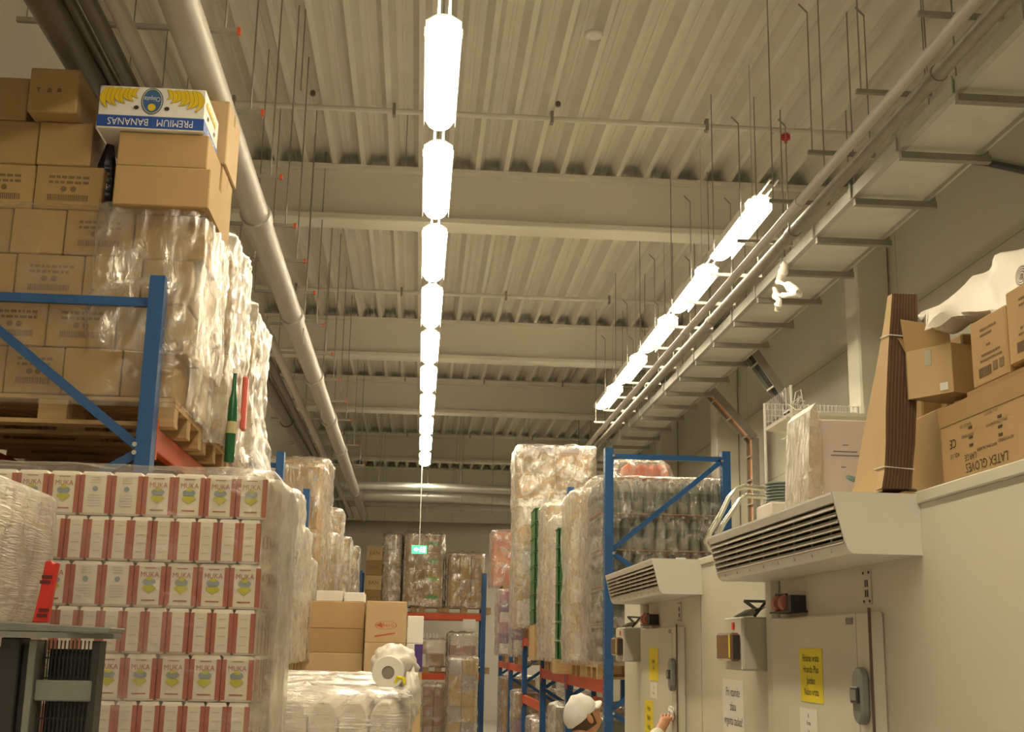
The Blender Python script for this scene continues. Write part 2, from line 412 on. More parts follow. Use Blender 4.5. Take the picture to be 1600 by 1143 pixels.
long_pipe('heating_pipe', 'paler medium pipe fourth from the left wall', -1.60, -1.69, 0.047, pipe_m, 5.1, 2, 31, (6.9, 12.6))
ys = [6.21, 7.26, 8.35, 9.39, 10.31, 11.3, 12.5, 13.8, 15.2, 16.6, 18.06, 20.4, 22.7]
for i, y in enumerate(ys):
    t = thing('pipe_hanger', 'horizontal steel pipe hanger on threaded rods above the left pipes, %s from camera' % ORD[i], 'hanger', (-1.6, y, 5.22), 'left pipe hangers')
    G().box(-2.25, -1.085, y - 0.014, y + 0.014, 5.215, 5.24).build('channel', galvd_m, t)
    G().box(-1.0845, -1.065, y - 0.017, y + 0.017, 5.21, 5.245).build('end_cap', orange_m, t)
    for xx in (-1.15, -2.2): G().tube([(xx, y, 5.245), (xx, y, 7.145)], 0.0055, 6).build('threaded_rod', galvd_m, t)
for i, (px, y, z0) in enumerate(((405, 10.2, 5.2), (430, 11.4, 5.6), (460, 9.2, 6.3), (487, 12.0, 4.9), (520, 16.0, 4.9), (540, 20.0, 4.9), (561, 24.5, 4.7), (590, 26.0, 4.7), (632, 11.3, 6.6), (735, 26, 4.75), (780, 26, 4.75), (684, 26, 4.75))):
    p = at(px, 300, Y=y)
    tag(G().tube([(p.x, y, z0), (p.x, y, 7.145)], 0.005, 6).build('threaded_rod', galvd_m),
        'thin %s threaded rod hanging from the ceiling, %s from the left' % ('short' if z0 > 6 else 'long', ORD[(0, 1, 2, 3, 4, 5, 6, 7, 8, 10, 11, 9)[i]]), 'rod', 'ceiling rods')

# ------------------------------------------------------------------ right pipes and cable tray
long_pipe('water_pipe', 'pale pipe running beside the right-hand lamp row', 2.66, 2.60, 0.035, pipe_m, 5.17, 2, 27.5, (8.2, 12.0))
long_pipe('water_pipe', 'darker pipe between the pale pipe and the cable tray', 2.83, 2.78, 0.045, galvd_m, 5.2, 2, 27.5, (6.2, 8.9, 11.6))
for i in range(14):
    y = 5.70 + 0.93 * i
    t = thing('pipe_hanger', 'short steel channel on rods holding the right pipes, %s from camera' % ORD[i], 'hanger', (2.7, y, 5.26), 'right pipe hangers')
    G().box(2.50, 2.96, y - 0.014, y + 0.014, 5.26, 5.285).build('channel', galvd_m, t)
    for xx in (2.53, 2.93):
        G().tube([(xx, y, 5.285), (xx, y, 6.3 + 0.7 * (i % 2))], 0.005, 6).build('threaded_rod', galvd_m, t)
        if not i % 2: G().bar((xx, y, 6.3), (xx - 0.06, y, 6.36), 0.01, 0.01).build('hook', galvd_m, t)
t = thing('cable_tray', 'long galvanised cable tray hanging along the right side', 'cable tray', (3.6, 10, 5.5))
G().box(3.35, 3.90, 2, 34, 5.535, 5.545).build('tray_bed', mat('tray_bed', (0.74, 0.73, 0.64), 0.45, 0.0, nscale=5, namt=0.12), t)
G().box(3.30, 3.35, 2, 34, 5.50, 5.60).build('side_rail', galv_m, t)
G().box(3.90, 3.92, 2, 34, 5.50, 5.60).build('side_rail', galv_m, t)
for i in range(24):
    y = 5.17 + 0.945 * i
    bk = G().box(3.32, 3.98, y - 0.022, y + 0.022, 5.452, 5.499).box(3.32, 3.98, y - 0.03, y + 0.03, 5.446, 5.452).build('cross_bracket', galvd_m, t)
    G().box(3.93, 3.965, y - 0.02, y + 0.02, 5.4995, 5.53).build('bracket_bolt', galvd_m, bk)
    if i % 2 == 0:
        for xx in (3.325, 3.975): G().tube([(xx, y, 5.45), (xx, y, 7.145)], 0.006, 6).build('threaded_rod', galvd_m, t)
    G().bar((3.29, y, 5.5), (3.29, y, 5.62), 0.012, 0.03).build('clip', galv_m, t)
# ladders
def ladder(y, pa, pb, zend, label, cm, cols):
    p0 = at(*pa, Y=y); p1 = at(*pb, Y=y)
    t = thing('cable_ladder', label, 'cable ladder', (p1.x, y, zend))
    d = (p1 - p0).normalized(); wv = Vector((-d.z, 0, d.x)) * 0.0
    W = 0.30
    path = [p0, p1, Vector((p1.x, y, zend))]
    n0 = Vector((0, 1, 0))
    for s in (0, 1):
        off = Vector((0, W * s, 0))
        gg = G(); gg.bar(path[0] + off, path[1] + off, 0.02, 0.10, up=(0, 1, 0) if False else (0, 0, 1)); gg.bar(path[1] + off, path[2] + off, 0.10, 0.02)
        gg.build('side_rail', galvd_m, t)
    def P(u):
        L1 = (p1 - p0).length
        return p0 + d * u if u < L1 else p1 - Vector((0, 0, u - L1))
    L1 = (p1 - p0).length; tot = L1 + p1.z - zend
    u = 0.15
    nd = Vector((-abs(d.z), 0, -abs(d.x)))
    while u < tot:
        c = P(u); off = nd * 0.045 if u < L1 else Vector((-0.045, 0, 0))
        G().bar(c + off + Vector((0, 0.01, 0)), c + off + Vector((0, W - 0.01, 0)), 0.02, 0.02).build('rung', galv_m, t)
        u += 0.34
    for k in range(7):
        yy = y + 0.04 + k * 0.036
        G().tube([p0 + Vector((0, yy - y, 0)), p1 + Vector((0, yy - y, 0)), Vector((p1.x, yy, zend))], 0.017, 6, 0).build('cable', cols[k % len(cols)], t, smooth=True)
ladder(17.0, (1112, 607), (1180, 684), 0.02, 'cable ladder of orange cables running down from the tray', None, [cable_m, cable_m, cableb_m, cable_m, whitec_m])
ladder(14.25, (1178, 547), (1246, 645), 0.02, 'cable ladder of black cables behind the wire shelf', None, [cableb_m])
# knotted plastic strip on the tray
p = at(1222, 425, X=3.33)
g = G(); g2 = []
random.seed(3)
path = [at(q[0], q[1], X=3.27) for q in ((1226, 408), (1224, 425), (1216, 440), (1236, 448), (1246, 458), (1230, 462), (1214, 462), (1207, 452), (1216, 470), (1214, 490))]
rad = [0.02, 0.04, 0.035, 0.045, 0.045, 0.035, 0.035, 0.03, 0.04, 0.05]
dens = []; dr = []
for i in range(len(path) - 1):
    for k in range(4):
        a = k / 4; q = path[i].lerp(path[i + 1], a)
        dens.append(q + Vector(noise.noise_vector(q * 9)) * 0.03); dr.append((rad[i] * (1 - a) + rad[i + 1] * a) * (0.75 + 1.1 * noise.noise(q * 31)))
g.tube(dens, dr, 9)
tag(g.build('plastic_strip', sheet_m, smooth=True), 'crumpled white plastic strip knotted round the cable tray rail', 'plastic strip')
tag(G().tube([at(1500, 250, X=4.9), at(1540, 254, X=4.9), at(1580, 262, X=4.9), at(1640, 275, X=4.93), at(1900, 300, X=4.94)], 0.03, 8).build('black_cable', cableb_m, smooth=True), 'thick black cable along the right wall beyond the tray', 'cable')
# far cross pipes
for i, (y, z, r, mm, lab) in enumerate(((25.5, 5.2, 0.09, galv_m, 'upper silver duct across the far end'), (26.7, 5.15, 0.13, galv_m, 'lower silver duct across the far end'), (28.9, 5.2, 0.07, pipe_m, 'thin grey pipe across the far end below the ducts'), (31.2, 4.88, 0.17, pipe_m, 'thick grey pipe across the far end above the boxes'))):
    t = thing('cross_duct', lab, 'duct', (1, y, z), 'far cross ducts')
    G().tube([(-1.95 if i < 3 else -1.85, y, z), (3.2, y, z)], r, 18).build('tube', mm, t, smooth=True)
    for xx in (-0.9, 0.8, 2.2): G().tube([(xx, y, z), (xx, y, 6.985)], 0.006, 6).build('threaded_rod', galv_m, t)
g = G(); g.tube([(-1.85, 31.2, 4.88), (-1.95, 31.18, 4.9), (-2.02, 31.1, 5.0), (-2.03, 31.0, 5.15), (-2.03, 31.0, 5.9)], 0.15, 14)
tag(g.build('pipe_elbow', pipe_m, smooth=True), 'curved grey pipe elbow at the far left corner', 'pipe')

# ------------------------------------------------------------------ racks
def rack_frame(t, x0, x1, y, ztop, rungs, axis='x', diag0=1):
    W, D = 0.075, 0.10
    for xx in (x0, x1):
        s = 1 if xx == x0 else -1
        g = G()
        # open C profile with slotted face
        g.box(xx - W / 2, xx + W / 2, y - 0.004, y, 0.01, ztop)
        g.box(xx - W / 2, xx - W / 2 + 0.004, y, y + D, 0.01, ztop)
        g.box(xx + W / 2 - 0.004, xx + W / 2, y, y + D, 0.01, ztop)
        g.box(xx - W / 2 - 0.02, xx + W / 2 + 0.02, y - 0.02, y + D + 0.02, 0.0, 0.01)
        up = g.build('upright', blue_m, t)
        if y < 14:
            hg = G(); z = 1.4
            while z < ztop - 0.05:
                hg.box(xx - W / 2 - 0.001, xx - W / 2, y + 0.035, y + 0.05, z, z + 0.018); z += 0.05
            hg.build('slots', dark_m, up)
    zz = rungs
    for i, z in enumerate(zz):
        if i % 2 == 0: G().box(x0 + W / 2, x1 - W / 2, y + 0.03, y + 0.07, z - 0.02, z + 0.02).build('brace', blue_m, t)
def rack(name, label, cat, frames, x0, x1, ztop, levels, braces):
    t = thing(name, label, cat, ((x0 + x1) / 2, frames[0], 0))
    for k, y in enumerate(frames):
        rack_frame(t, x0, x1, y, ztop, [])
        for a, b in braces:
            (xa, za), (xb, zb) = a, b
            pa = Vector((x0 + 0.04 + (x1 - x0 - 0.08) * xa, y + 0.05, za)); pb = Vector((x0 + 0.04 + (x1 - x0 - 0.08) * xb, y + 0.05, zb))
            br = G().bar(pa, pb, 0.03, 0.045).build('brace', blue_m, t)
            if k == 0: G().tube([pa + Vector((0.0, -0.06, 0)), pa + Vector((0, -0.052, 0))], 0.012, 8).build('bolt', galv_m, br)
    for k, (ya, yb) in enumerate(zip(frames, frames[1:])):
        for z in levels[k]:
            for xx in (x0, x1):
                b = G().box(xx - 0.025, xx + 0.025, ya + 0.105, yb - 0.01, z - 0.12, z - 0.001).build('beam', orange_m, t, bevel=0.004)
                s = -1 if xx == x0 else 1
                G().box(xx + s * 0.0255, xx + s * 0.04, ya + 0.10, ya + 0.13, z - 0.17, z + 0.03).build('end_plate', orange_m, b)
                G().box(xx + s * 0.0255, xx + s * 0.04, yb - 0.03, yb - 0.008, z - 0.17, z + 0.03).build('end_plate', orange_m, b)
    return t
LX0, LX1 = -2.46, -1.36
FL = [6.06, 8.96, 11.83, 14.72, 17.45, 20.3, 23.2, 26.1]
rack('pallet_rack', 'long blue and orange pallet rack along the left wall', 'rack', FL, LX0, LX1, 3.79,
     [[3.045, 1.70], [1.70], [1.70], [1.70], [1.70, 3.0], [1.70], [1.70]],
     [((0, 3.66), (1, 3.66)), ((0, 3.62), (1, 3.02)) if False else ((1, 2.93), (0, 3.72)), ((1, 2.89), (0, 2.25)), ((0, 2.2), (1, 1.6)), ((1, 1.55), (0, .9)), ((0, .85), (1, .25))])
RX0, RX1 = 1.69, 2.77
FR_ = [11.0, 13.85, 16.7, 19.55, 22.4, 25.2]
rack('pallet_rack', 'long blue and orange pallet rack behind the cold room on the right', 'rack', FR_, RX0, RX1, 3.79,
     [[1.74], [1.74], [2.15, 1.3], [1.74, 3.0], [1.74, 3.0]],
     [((0, 3.72), (1, 3.72)), ((1, 3.70), (0, 2.88)), ((0, 2.84), (1, 2.2)), ((1, 2.18), (0, 1.5)), ((0, 1.46), (1, 0.85)), ((1, .8), (0, .2))])

# far rack faces the camera
t = thing('pallet_rack', 'blue and orange pallet rack facing the camera at the far end', 'rack', (0.1, 28.5, 0))
for xx in (-1.30, 1.48):
    for yy in (28.0, 29.0):
        G().box(xx - 0.05, xx + 0.05, yy, yy + 0.08, 0, 3.62).build('upright', blue_m, t)
    G().bar((xx, 28.08, 3.4), (xx, 29.0, 2.6), 0.03, 0.04).build('brace', blue_m, t)
for z in (1.42, 2.72):
    for yy in (28.02, 29.02):
        G().box(-1.25, 1.43, yy, yy + 0.05, z - 0.14, z).build('beam', orange_m, t)
G().box(1.02, 1.30, 27.99, 28.01, 2.40, 2.60).build('load_plate', white_m, t)

# ------------------------------------------------------------------ pallets
def make_pallet(L, Wd, m_):
    # L along X, Wd along Y, origin at bottom centre
    t = thing('wooden_pallet', 'x', 'pallet')
    bw = 0.13
    for i in range(5):
        y = -Wd / 2 + bw / 2 + i * (Wd - bw) / 4
        G().box(-L / 2, L / 2, y - bw / 2, y + bw / 2, 0.122, 0.144).build('deck_board', m_, t, bevel=0.003)
    for i in range(3):
        x = -L / 2 + 0.072 + i * (L - 0.144) / 2
        G().box(x - 0.072, x + 0.072, -Wd / 2, Wd / 2, 0.10, 0.1215).build('stringer_board', m_, t)
        for j in range(3):
            y = -Wd / 2 + 0.05 + j * (Wd - 0.1) / 2
            G().box(x - 0.07, x + 0.07, y - 0.05, y + 0.05, 0.0225, 0.0995).build('block', m_, t)
    for j in range(3):
        y = -Wd / 2 + 0.05 + j * (Wd - 0.1) / 2
        G().box(-L / 2, L / 2, y - 0.05, y + 0.05, 0, 0.022).build('bottom_board', m_, t)
    return t
pal0 = None; paln = 0
def pallet(xc, yc, z, label, rot=0):
    global pal0, paln
    if pal0 is None:
        pal0 = make_pallet(1.2, 0.8, wood_m); o = pal0; o.location = (xc, yc, z); o.rotation_euler = (0, 0, rot)
    else: o = dup(pal0, (xc, yc, z), None, rot)
    o['label'] = label; o['group'] = 'wooden pallets'
    return o
# ------------------------------------------------------------------ cartons and film
def carton(x0, x1, y0, y1, z0, z1, label, mi=0, group=None, prints=None, tape=True, side_print=None, name='cardboard_box', mm=None, rot=0, bev=0.006, cat='box'):
    cx, cy = (x0 + x1) / 2, (y0 + y1) / 2
    M = [mm or card[mi % 4], tape_m, ink_m]
    g = G().box(x0, x1, y0, y1, z0, z1)
    o = g.build(name, M[:1], origin=(cx, cy, z0), bevel=bev)
    if tape:
        zm = z1 + 0.0006
        tg = G().box(x0 + 0.0, x1 - 0.0, cy - 0.025, cy + 0.025, z1, zm).box(x0 - 0.0006, x0, cy - 0.025, cy + 0.025, z1 - 0.07, zm).box(x1, x1 + 0.0006, cy - 0.025, cy + 0.025, z1 - 0.07, zm)
        tg.build('tape', tape_m, o)
    if prints: prints(o, x0, x1, y0 - 0.0008, z0, z1)
    tag(o, label, cat, group)
    if rot: o.rotation_euler = (0, 0, rot)
    return o
def stamp_print(o, x0, x1, y, z0, z1, inv=True):
    # two lines of small lettering, two symbols and a long bar of code
    w = x1 - x0; h = z1 - z0; cx = (x0 + x1) / 2; g = G()
    rnd = random.Random(int(x0 * 1000) + int(z0 * 100))
    for k, zz in enumerate((0.74, 0.62)):
        x = cx - w * 0.3
        while x < cx + w * 0.3:
            ww = rnd.uniform(0.012, 0.035); g.face([(x, y, z0 + h * (zz - 0.03)), (x + ww, y, z0 + h * (zz - 0.03)), (x + ww, y, z0 + h * (zz + 0.03)), (x, y, z0 + h * (zz + 0.03))]); x += ww + 0.008
    for k in (-0.06, 0.06):
        c = Vector((cx + k * w * 1.2, y, z0 + h * 0.47)); r = h * 0.07
        g.face([c + Vector((math.cos(a) * r, 0, math.sin(a) * r)) for a in [i * math.pi / 3 + 0.3 for i in range(6)]])
    x = cx - w * 0.3
    while x < cx + w * 0.3:
        ww = rnd.uniform(0.003, 0.008); g.face([(x, y, z0 + h * 0.2), (x + ww, y, z0 + h * 0.2), (x + ww, y, z0 + h * 0.34), (x, y, z0 + h * 0.34)]); x += ww + 0.003
    g.build('stamped_print', ink_m, o, fixn=False)
def mark_print(o, x0, x1, y, z0, z1):
    cx = (x0 + x1) / 2; h = z1 - z0
    g = G(); z = z0 + h * 0.5
    for k, q in ((-0.055, ((-.014, .012), (.014, .012), (.004, 0), (.004, -.014), (-.004, -.014), (-.004, 0))), (0.0, ((-.013, -.014), (.011, -.014), (.013, .004), (0, .015), (-.009, .006))), (0.05, ((-.010, .012), (.010, .012), (.012, -.010), (-.012, -.010)))):
        g.face([(cx + k - 0.02 + a, y, z + b) for a, b in q])
    g.build('stamped_print', ink_m, o, fixn=False)
def film(x0, x1, y0, y1, z0, z1, label, m_=None, amp=0.03, step=0.05, seed=0, cr=0.06, top=True, group=None, taper=0.0, name='stretch_film', flare=0.0):
    g = G(); per = []
    def side(a, b):
        n = max(2, int((Vector(b) - Vector(a)).length / step))
        return [(a[0] + (b[0] - a[0]) * i / n, a[1] + (b[1] - a[1]) * i / n) for i in range(n)]
    def ring(ins):
        X0, X1, Y0, Y1 = x0, x1, y0, y1
        P = side((X0 + cr, Y0), (X1 - cr, Y0)) + side((X1 - cr, Y0), (X1, Y0 + cr)) + side((X1, Y0 + cr), (X1, Y1 - cr)) + side((X1, Y1 - cr), (X1 - cr, Y1)) + side((X1 - cr, Y1), (X0 + cr, Y1)) + side((X0 + cr, Y1), (X0, Y1 - cr)) + side((X0, Y1 - cr), (X0, Y0 + cr)) + side((X0, Y0 + cr), (X0 + cr, Y0))
        cx, cy = (X0 + X1) / 2, (Y0 + Y1) / 2
        return [((px - cx) * ins + cx, (py - cy) * ins + cy) for px, py in P]
    nz = max(2, int((z1 - z0) / step)); rows = []
    for i in range(nz + 1):
        rows.append((1.0 - taper * i / nz, z0 + (z1 - z0) * i / nz - (0.015 if i == nz else 0)))
    if top:
        for s in (0.97, 0.85, 0.65, 0.42, 0.2, 0.03): rows.append((s * (1 - taper), z1 + 0.004 + 0.015 * (1 - s)))
    cx, cy = (x0 + x1) / 2, (y0 + y1) / 2
    so = Vector((seed * 3.7, seed * 1.3, seed * 7.1)); n = 0
    for s, z in rows:
        R = ring(s); n = len(R)
        for (px, py) in R:
            p = Vector((px, py, z))
            q = Vector((px * 7, py * 7, z * 3.0)) + so
            dd = abs(noise.noise(q)) * 0.9 + abs(noise.noise(q * 2.7)) * 0.45
            d = Vector((px - cx, py - cy, 0)).normalized()
            if s < 0.96 * (1 - taper): d = Vector((0, 0, 1))
            fl = flare * max(0, 1 - (z - z0) / 0.45)
            g.v.append(tuple(p + d * (dd * amp + fl)))
    for i in range(len(rows) - 1):
        for j in range(n):
            a = i * n + j; b = i * n + (j + 1) % n
            g.f.append((a, b, b + n, a + n)); g.m.append(0)
    if top: g.f.append(tuple(range((len(rows) - 1) * n, len(rows) * n))); g.m.append(0)
    o = g.build(name, m_ or film_m, origin=(cx, cy, z0), smooth=False, fixn=False)
    o.data.polygons.foreach_set('use_smooth', [True] * len(o.data.polygons))
    return tag(o, label, 'plastic wrap', group)
SN = 0
def stack(x0, x1, y0, y1, z0, z1, nx, ny, nz, what, where, mi=0, name='cardboard_box', mm=None, cat='box', prints=None, gap=0.004, keep=None):
    """nz layers of nx by ny cartons; inner ones the photo shows nothing of are left out"""
    dx = (x1 - x0) / nx; dy = (y1 - y0) / ny; dz = (z1 - z0) / nz
    for k in range(nz):
        for j in range(ny):
            for i in range(nx):
                if keep == 'R' and i < nx - 1 or keep == 'L' and i > 0: continue
                if keep == 'RF' and i < nx - 1 and j > 0 or keep == 'LF' and i > 0 and j > 0: continue
                lay = 'top layer' if k == nz - 1 else 'bottom layer' if k == 0 else '%s layer' % ORD[k]
                pos = [] 
                if nx > 1 and keep not in ('R', 'L'): pos.append('%s column' % ORD[i])
                if ny > 1: pos.append('%s row' % ORD[j])
                lab = '%s in %s, %s%s' % (what, where, lay, (', ' + ', '.join(pos)) if pos else '')
                jx = random.uniform(-0.002, 0.002)
                m2 = mm[(i + j + k) % len(mm)] if isinstance(mm, list) else mm
                carton(x0 + i * dx + gap + jx, x0 + (i + 1) * dx - gap + jx, y0 + j * dy + gap, y0 + (j + 1) * dy - gap, z0 + k * dz + 0.001, z0 + (k + 1) * dz - 0.001,
                       lab, mi + (i * 7 + k * 3 + j) % 2, 'boxes in ' + where, prints if j == 0 else None, tape=False, name=name, mm=m2, cat=cat, bev=0.008)

# ---------- first load on the left rack: rows of printed cartons
Y1 = 6.19
PZ = 3.046
pallet(-1.85, 6.60, PZ, 'wooden pallet under the printed cartons on the left rack')
pallet(-1.85, 7.46, PZ, 'wooden pallet second from the front on the left rack beam')
pallet(-1.85, 8.34, PZ, 'wooden pallet third from the front on the left rack beam')
zr = [PZ + 0.146 + 0.243 * i for i in range(8)]
rows = [(585, [-172, -85, 5, 97, 188, 270]), (508, [-190, -110, -30, 72, 181, 290]), (430, [-170, -70, 22, 130, 220, 300]), (368, [-170, -80, 15, 100, 208, 322]),
        (295, [-150, -60, 52, 160]), (228, [-150, -50, 57, 143]), (160, [-150, -55, 42])]
rown = ['bottom row', 'second row up', 'third row up', 'fourth row up', 'fifth row up', 'sixth row up', 'seventh row up']
for r, (py, ed) in enumerate(rows):
    X = [at(px, py, Y=Y1).x for px in ed]
    for i in range(len(X) - 1):
        x0 = max(X[i], -2.50); x1 = X[i + 1]
        if x1 < -2.42: continue
        pr_ = stamp_print if (r, i) in ((4, 2), (4, 1), (3, 3), (2, 2), (1, 3), (0, 2), (1, 2)) else None
        lab = 'printed brown carton' if pr_ else 'plain brown carton'
        d = 0.008 * ((i * 5 + r * 3) % 3)
        carton(x0 + 0.003, x1 - 0.003, Y1 + d, Y1 + 0.385, zr[r] + 0.001, zr[r + 1] - 0.002, '%s on the left rack, %s, %s from the right' % (lab, rown[r], ORD[len(X) - 2 - i]), (i + r) % 2, 'cartons of the first left pallet', pr_, tape=False)
    # back half of the pallet
    if r < 4: carton(-1.60, -1.225, Y1 + 0.395, Y1 + 0.79, zr[r] + 0.001, zr[r + 1] - 0.002, 'brown carton behind the right corner of the first pallet, %s' % rown[r], 0, 'cartons of the first left pallet', tape=False)
b = carton(at(45, 160, Y=6.1).x, at(122, 160, Y=6.1).x, 6.08, 6.46, zr[6] + 0.0, zr[6] + 0.245, 'brown carton standing proud at the top left of the stack', 1, None, mark_print, tape=False)
# two plain cartons under the banana box
xa, xb = at(178, 300, Y=6.1).x, at(328, 300, Y=6.1).x
carton(xa, xb, 6.08, 6.50, zr[4] + 0.001, zr[4] + 0.215, 'plain brown carton second below the banana box', 1, tape=False)
xa, xb = at(184, 240, Y=6.1).x, at(325, 240, Y=6.1).x
carton(xa, xb, 6.09, 6.50, zr[4] + 0.217, zr[4] + 0.405, 'plain brown carton directly below the banana box', 1, tape=False)
zb = zr[4] + 0.407
# cartons behind them along the aisle
carton(-1.45, -1.165, 6.54, 6.90, zr[4] + 0.001, zr[4] + 0.42, 'tall brown carton behind the banana box on the aisle side', 1, tape=True)
carton(-1.44, -1.15, 6.53, 6.93, zr[4] + 0.422, zr[4] + 0.80, 'upper brown carton behind the banana box with hanging tape', 3, tape=True)
# dark bag in the gap
g = G(); c0 = at(165, 300, Y=6.3)
g.tube([c0 + Vector((0, 0, -0.10)), c0 + Vector((0.0, 0.01, 0.0)), c0 + Vector((-0.01, 0.01, 0.15)), c0 + Vector((0.0, 0, 0.27))], [0.05, 0.055, 0.05, 0.02], 8)
tag(g.build('black_bag', mat('black_bag', (0.02, 0.02, 0.02), 0.25, nscale=12, bump=0.8), smooth=True), 'crumpled black plastic bag wedged in the gap left of the plain cartons', 'bag')
# banana box (upside down)
x0, x1 = -1.735, -1.195; y0, y1 = 6.06, 6.48; z0, z1 = zb, zb + 0.235
t = thing('banana_box', 'white and blue banana box standing upside down on brown cartons', 'box', ((x0 + x1) / 2, (y0 + y1) / 2, z0))
G().box(x0, x1, y0, y1, z0, z1).build('box_body', white_m, t, bevel=0.004)
G().box(x0 - 0.002, x1 + 0.002, y0 - 0.002, y1 + 0.002, z0 + 0.008, z0 + 0.072).build('blue_band', bluep_m, t)
yy = y0 - 0.003
g = G(); g.mesh(text('PREMIUM   BANANAS', 0.056), ((x0 + x1) / 2 + 0.0, yy, z0 + 0.040), (-1, 0, 0), (0, 0, -1), sx=0.82)
g.build('lettering', white_m, t, fixn=False)
def oval(c, a, b, n=28): return [Vector((c[0] + a * math.cos(i * 2 * math.pi / n), c[1], c[2] + b * math.sin(i * 2 * math.pi / n))) for i in range(n)]
cx = (x0 + x1) / 2 + 0.0; cz = z0 + 0.157
G().face(oval((cx, yy, cz), 0.057, 0.074)).build('oval_badge', bluep_m, t, fixn=False)
g = G(); g.face(oval((cx, yy - 0.0008, cz), 0.052, 0.069)); g.build('badge_ring', yel_m, t, fixn=False)
g = G(); g.face(oval((cx, yy - 0.0014, cz), 0.048, 0.065)); g.build('badge_field', mat('badge_blue', (0.04, 0.12, 0.30), 0.5), t, fixn=False)
G().mesh(text('Chiquita', 0.036), (cx, yy - 0.002, cz + 0.012), (-1, 0, 0.0), (0, 0, -1), sx=0.68).build('lettering', white_m, t, fixn=False)
G().face(oval((cx, yy - 0.002, cz - 0.035), 0.02, 0.02)).build('badge_dot', ban_m, t, fixn=False)
for s in (-1, 1):
    g = G(); nb = 8
    for k in range(nb):
        bx = cx + s * (0.066 + k * 0.0215); top = z0 + 0.226 - 0.004 * (k % 2); ln = 0.058 + 0.007 * k + 0.009 * (k % 2)
        C_ = []
        for i in range(9):
            u = i / 8
            X = bx + s * (0.012 + 0.030 * math.sin(u * math.pi * 0.9) - 0.012 * u); Z = top - ln * u
            wv = 0.0135 * math.sin(math.pi * min(1, u * 0.86 + 0.12)) + 0.0015
            C_.append((X, Z, wv))
        yk = yy - 0.0003 - 0.0004 * k
        for mi_, ex in ((1, 0.0022), (0, 0.0)):
            for i in range(8):
                (Xa, Za, wa), (Xb, Zb, wb2) = C_[i], C_[i + 1]; yq = yk - 0.0002 * (1 - mi_)
                g.face([(Xa - wa - ex, yq, Za), (Xa + wa + ex, yq, Za), (Xb + wb2 + ex, yq, Zb), (Xb - wb2 - ex, yq, Zb)], mi_)
    g.build('banana_bunch_print', [ban_m, band_m], t, fixn=False)
for s in (-1, 1): G().face(oval((cx + s * 0.078, yy - 0.001, z0 + 0.118), 0.013, 0.011)).build('hand_hole', inkd_m, t, fixn=False)
# print on the aisle end
xx = x1 + 0.003
G().mesh(text('BANANAS', 0.05), (xx, (y0 + y1) / 2, z0 + 0.04), (0, -1, 0), (0, 0, -1), sx=0.9).build('lettering', white_m, t, fixn=False)
gg = G()
for k in range(5):
    gg.face([(xx, y0 + 0.06 + k * 0.06 + 0.03 * math.cos(a), z0 + 0.17 + 0.018 * math.sin(a)) for a in [i * math.pi / 5 for i in range(10)]])
gg.build('banana_print', ban_m, t, fixn=False)
for yq in (0.1, 0.3): G().face([(xx + 0.001, y0 + yq + 0.018 * math.cos(a), z0 + 0.115 + 0.012 * math.sin(a)) for a in [i * math.pi / 5 for i in range(10)]]).build('hand_hole', inkd_m, t, fixn=False)
# films over the three near left loads
film(-2.55, -1.205, 6.135, 7.0, 3.13, 4.172, 'clear wrinkled stretch film over the printed cartons at the left', filml_m, 0.03, 0.045, 1)
film(-1.70, -1.17, 6.125, 6.99, 3.40, 4.19, 'loose crumpled stretch film hanging over the right corner of the printed cartons', film_m, 0.055, 0.035, 17, cr=0.03, flare=0.0)
stack(-2.45, -1.20, 7.05, 7.85, PZ + 0.146, 4.30, 3, 2, 4, 'brown carton', 'the second left load', 0, keep='RF')
film(-2.50, -1.165, 7.02, 7.87, 3.10, 4.36, 'bright heavily wrinkled film over the second left load', filmh_m, 0.06, 0.035, 2, cr=0.04)
stack(-2.45, -1.22, 7.95, 8.75, PZ + 0.146, 4.15, 3, 2, 4, 'pale carton', 'the third left load', 3, keep='RF')
film(-2.50, -1.15, 7.91, 8.80, 2.98, 4.19, 'bright heavily wrinkled film over the third left load', filmh_m, 0.07, 0.035, 3, cr=0.04, flare=0.14)
# green bottle and red pack under the film
p = at(362, 660, X=-1.125)
t = thing('green_bottle', 'green glass bottle with pale label caught on the wrapped left load', 'bottle', (p.x, p.y, 3.10))
G().lathe([(0.026, 0), (0.029, 0.01), (0.029, 0.30), (0.026, 0.36), (0.013, 0.43), (0.011, 0.53)], (p.x, p.y, 3.02), n=14).build('bottle_body', gbot_m, t, smooth=True)
G().lathe([(0.0295, 0), (0.0295, 0.07)], (p.x, p.y, 3.19), n=14).build('label_band', mat('old_label', (0.45, 0.40, 0.20), 0.6), t)
G().lathe([(0.016, 0), (0.016, 0.03)], (p.x, p.y, 3.55), n=10).build('bottle_cap', capw_m, t)
p = at(382, 630, X=-1.12)
tag(G().box(p.x - 0.016, p.x + 0.016, p.y - 0.04, p.y + 0.04, 3.28, 3.62).build('red_pack', mat('red_pack', (0.60, 0.12, 0.08), 0.4), bevel=0.01), 'narrow red pack beside the green bottle on the wrapped left load', 'pack')

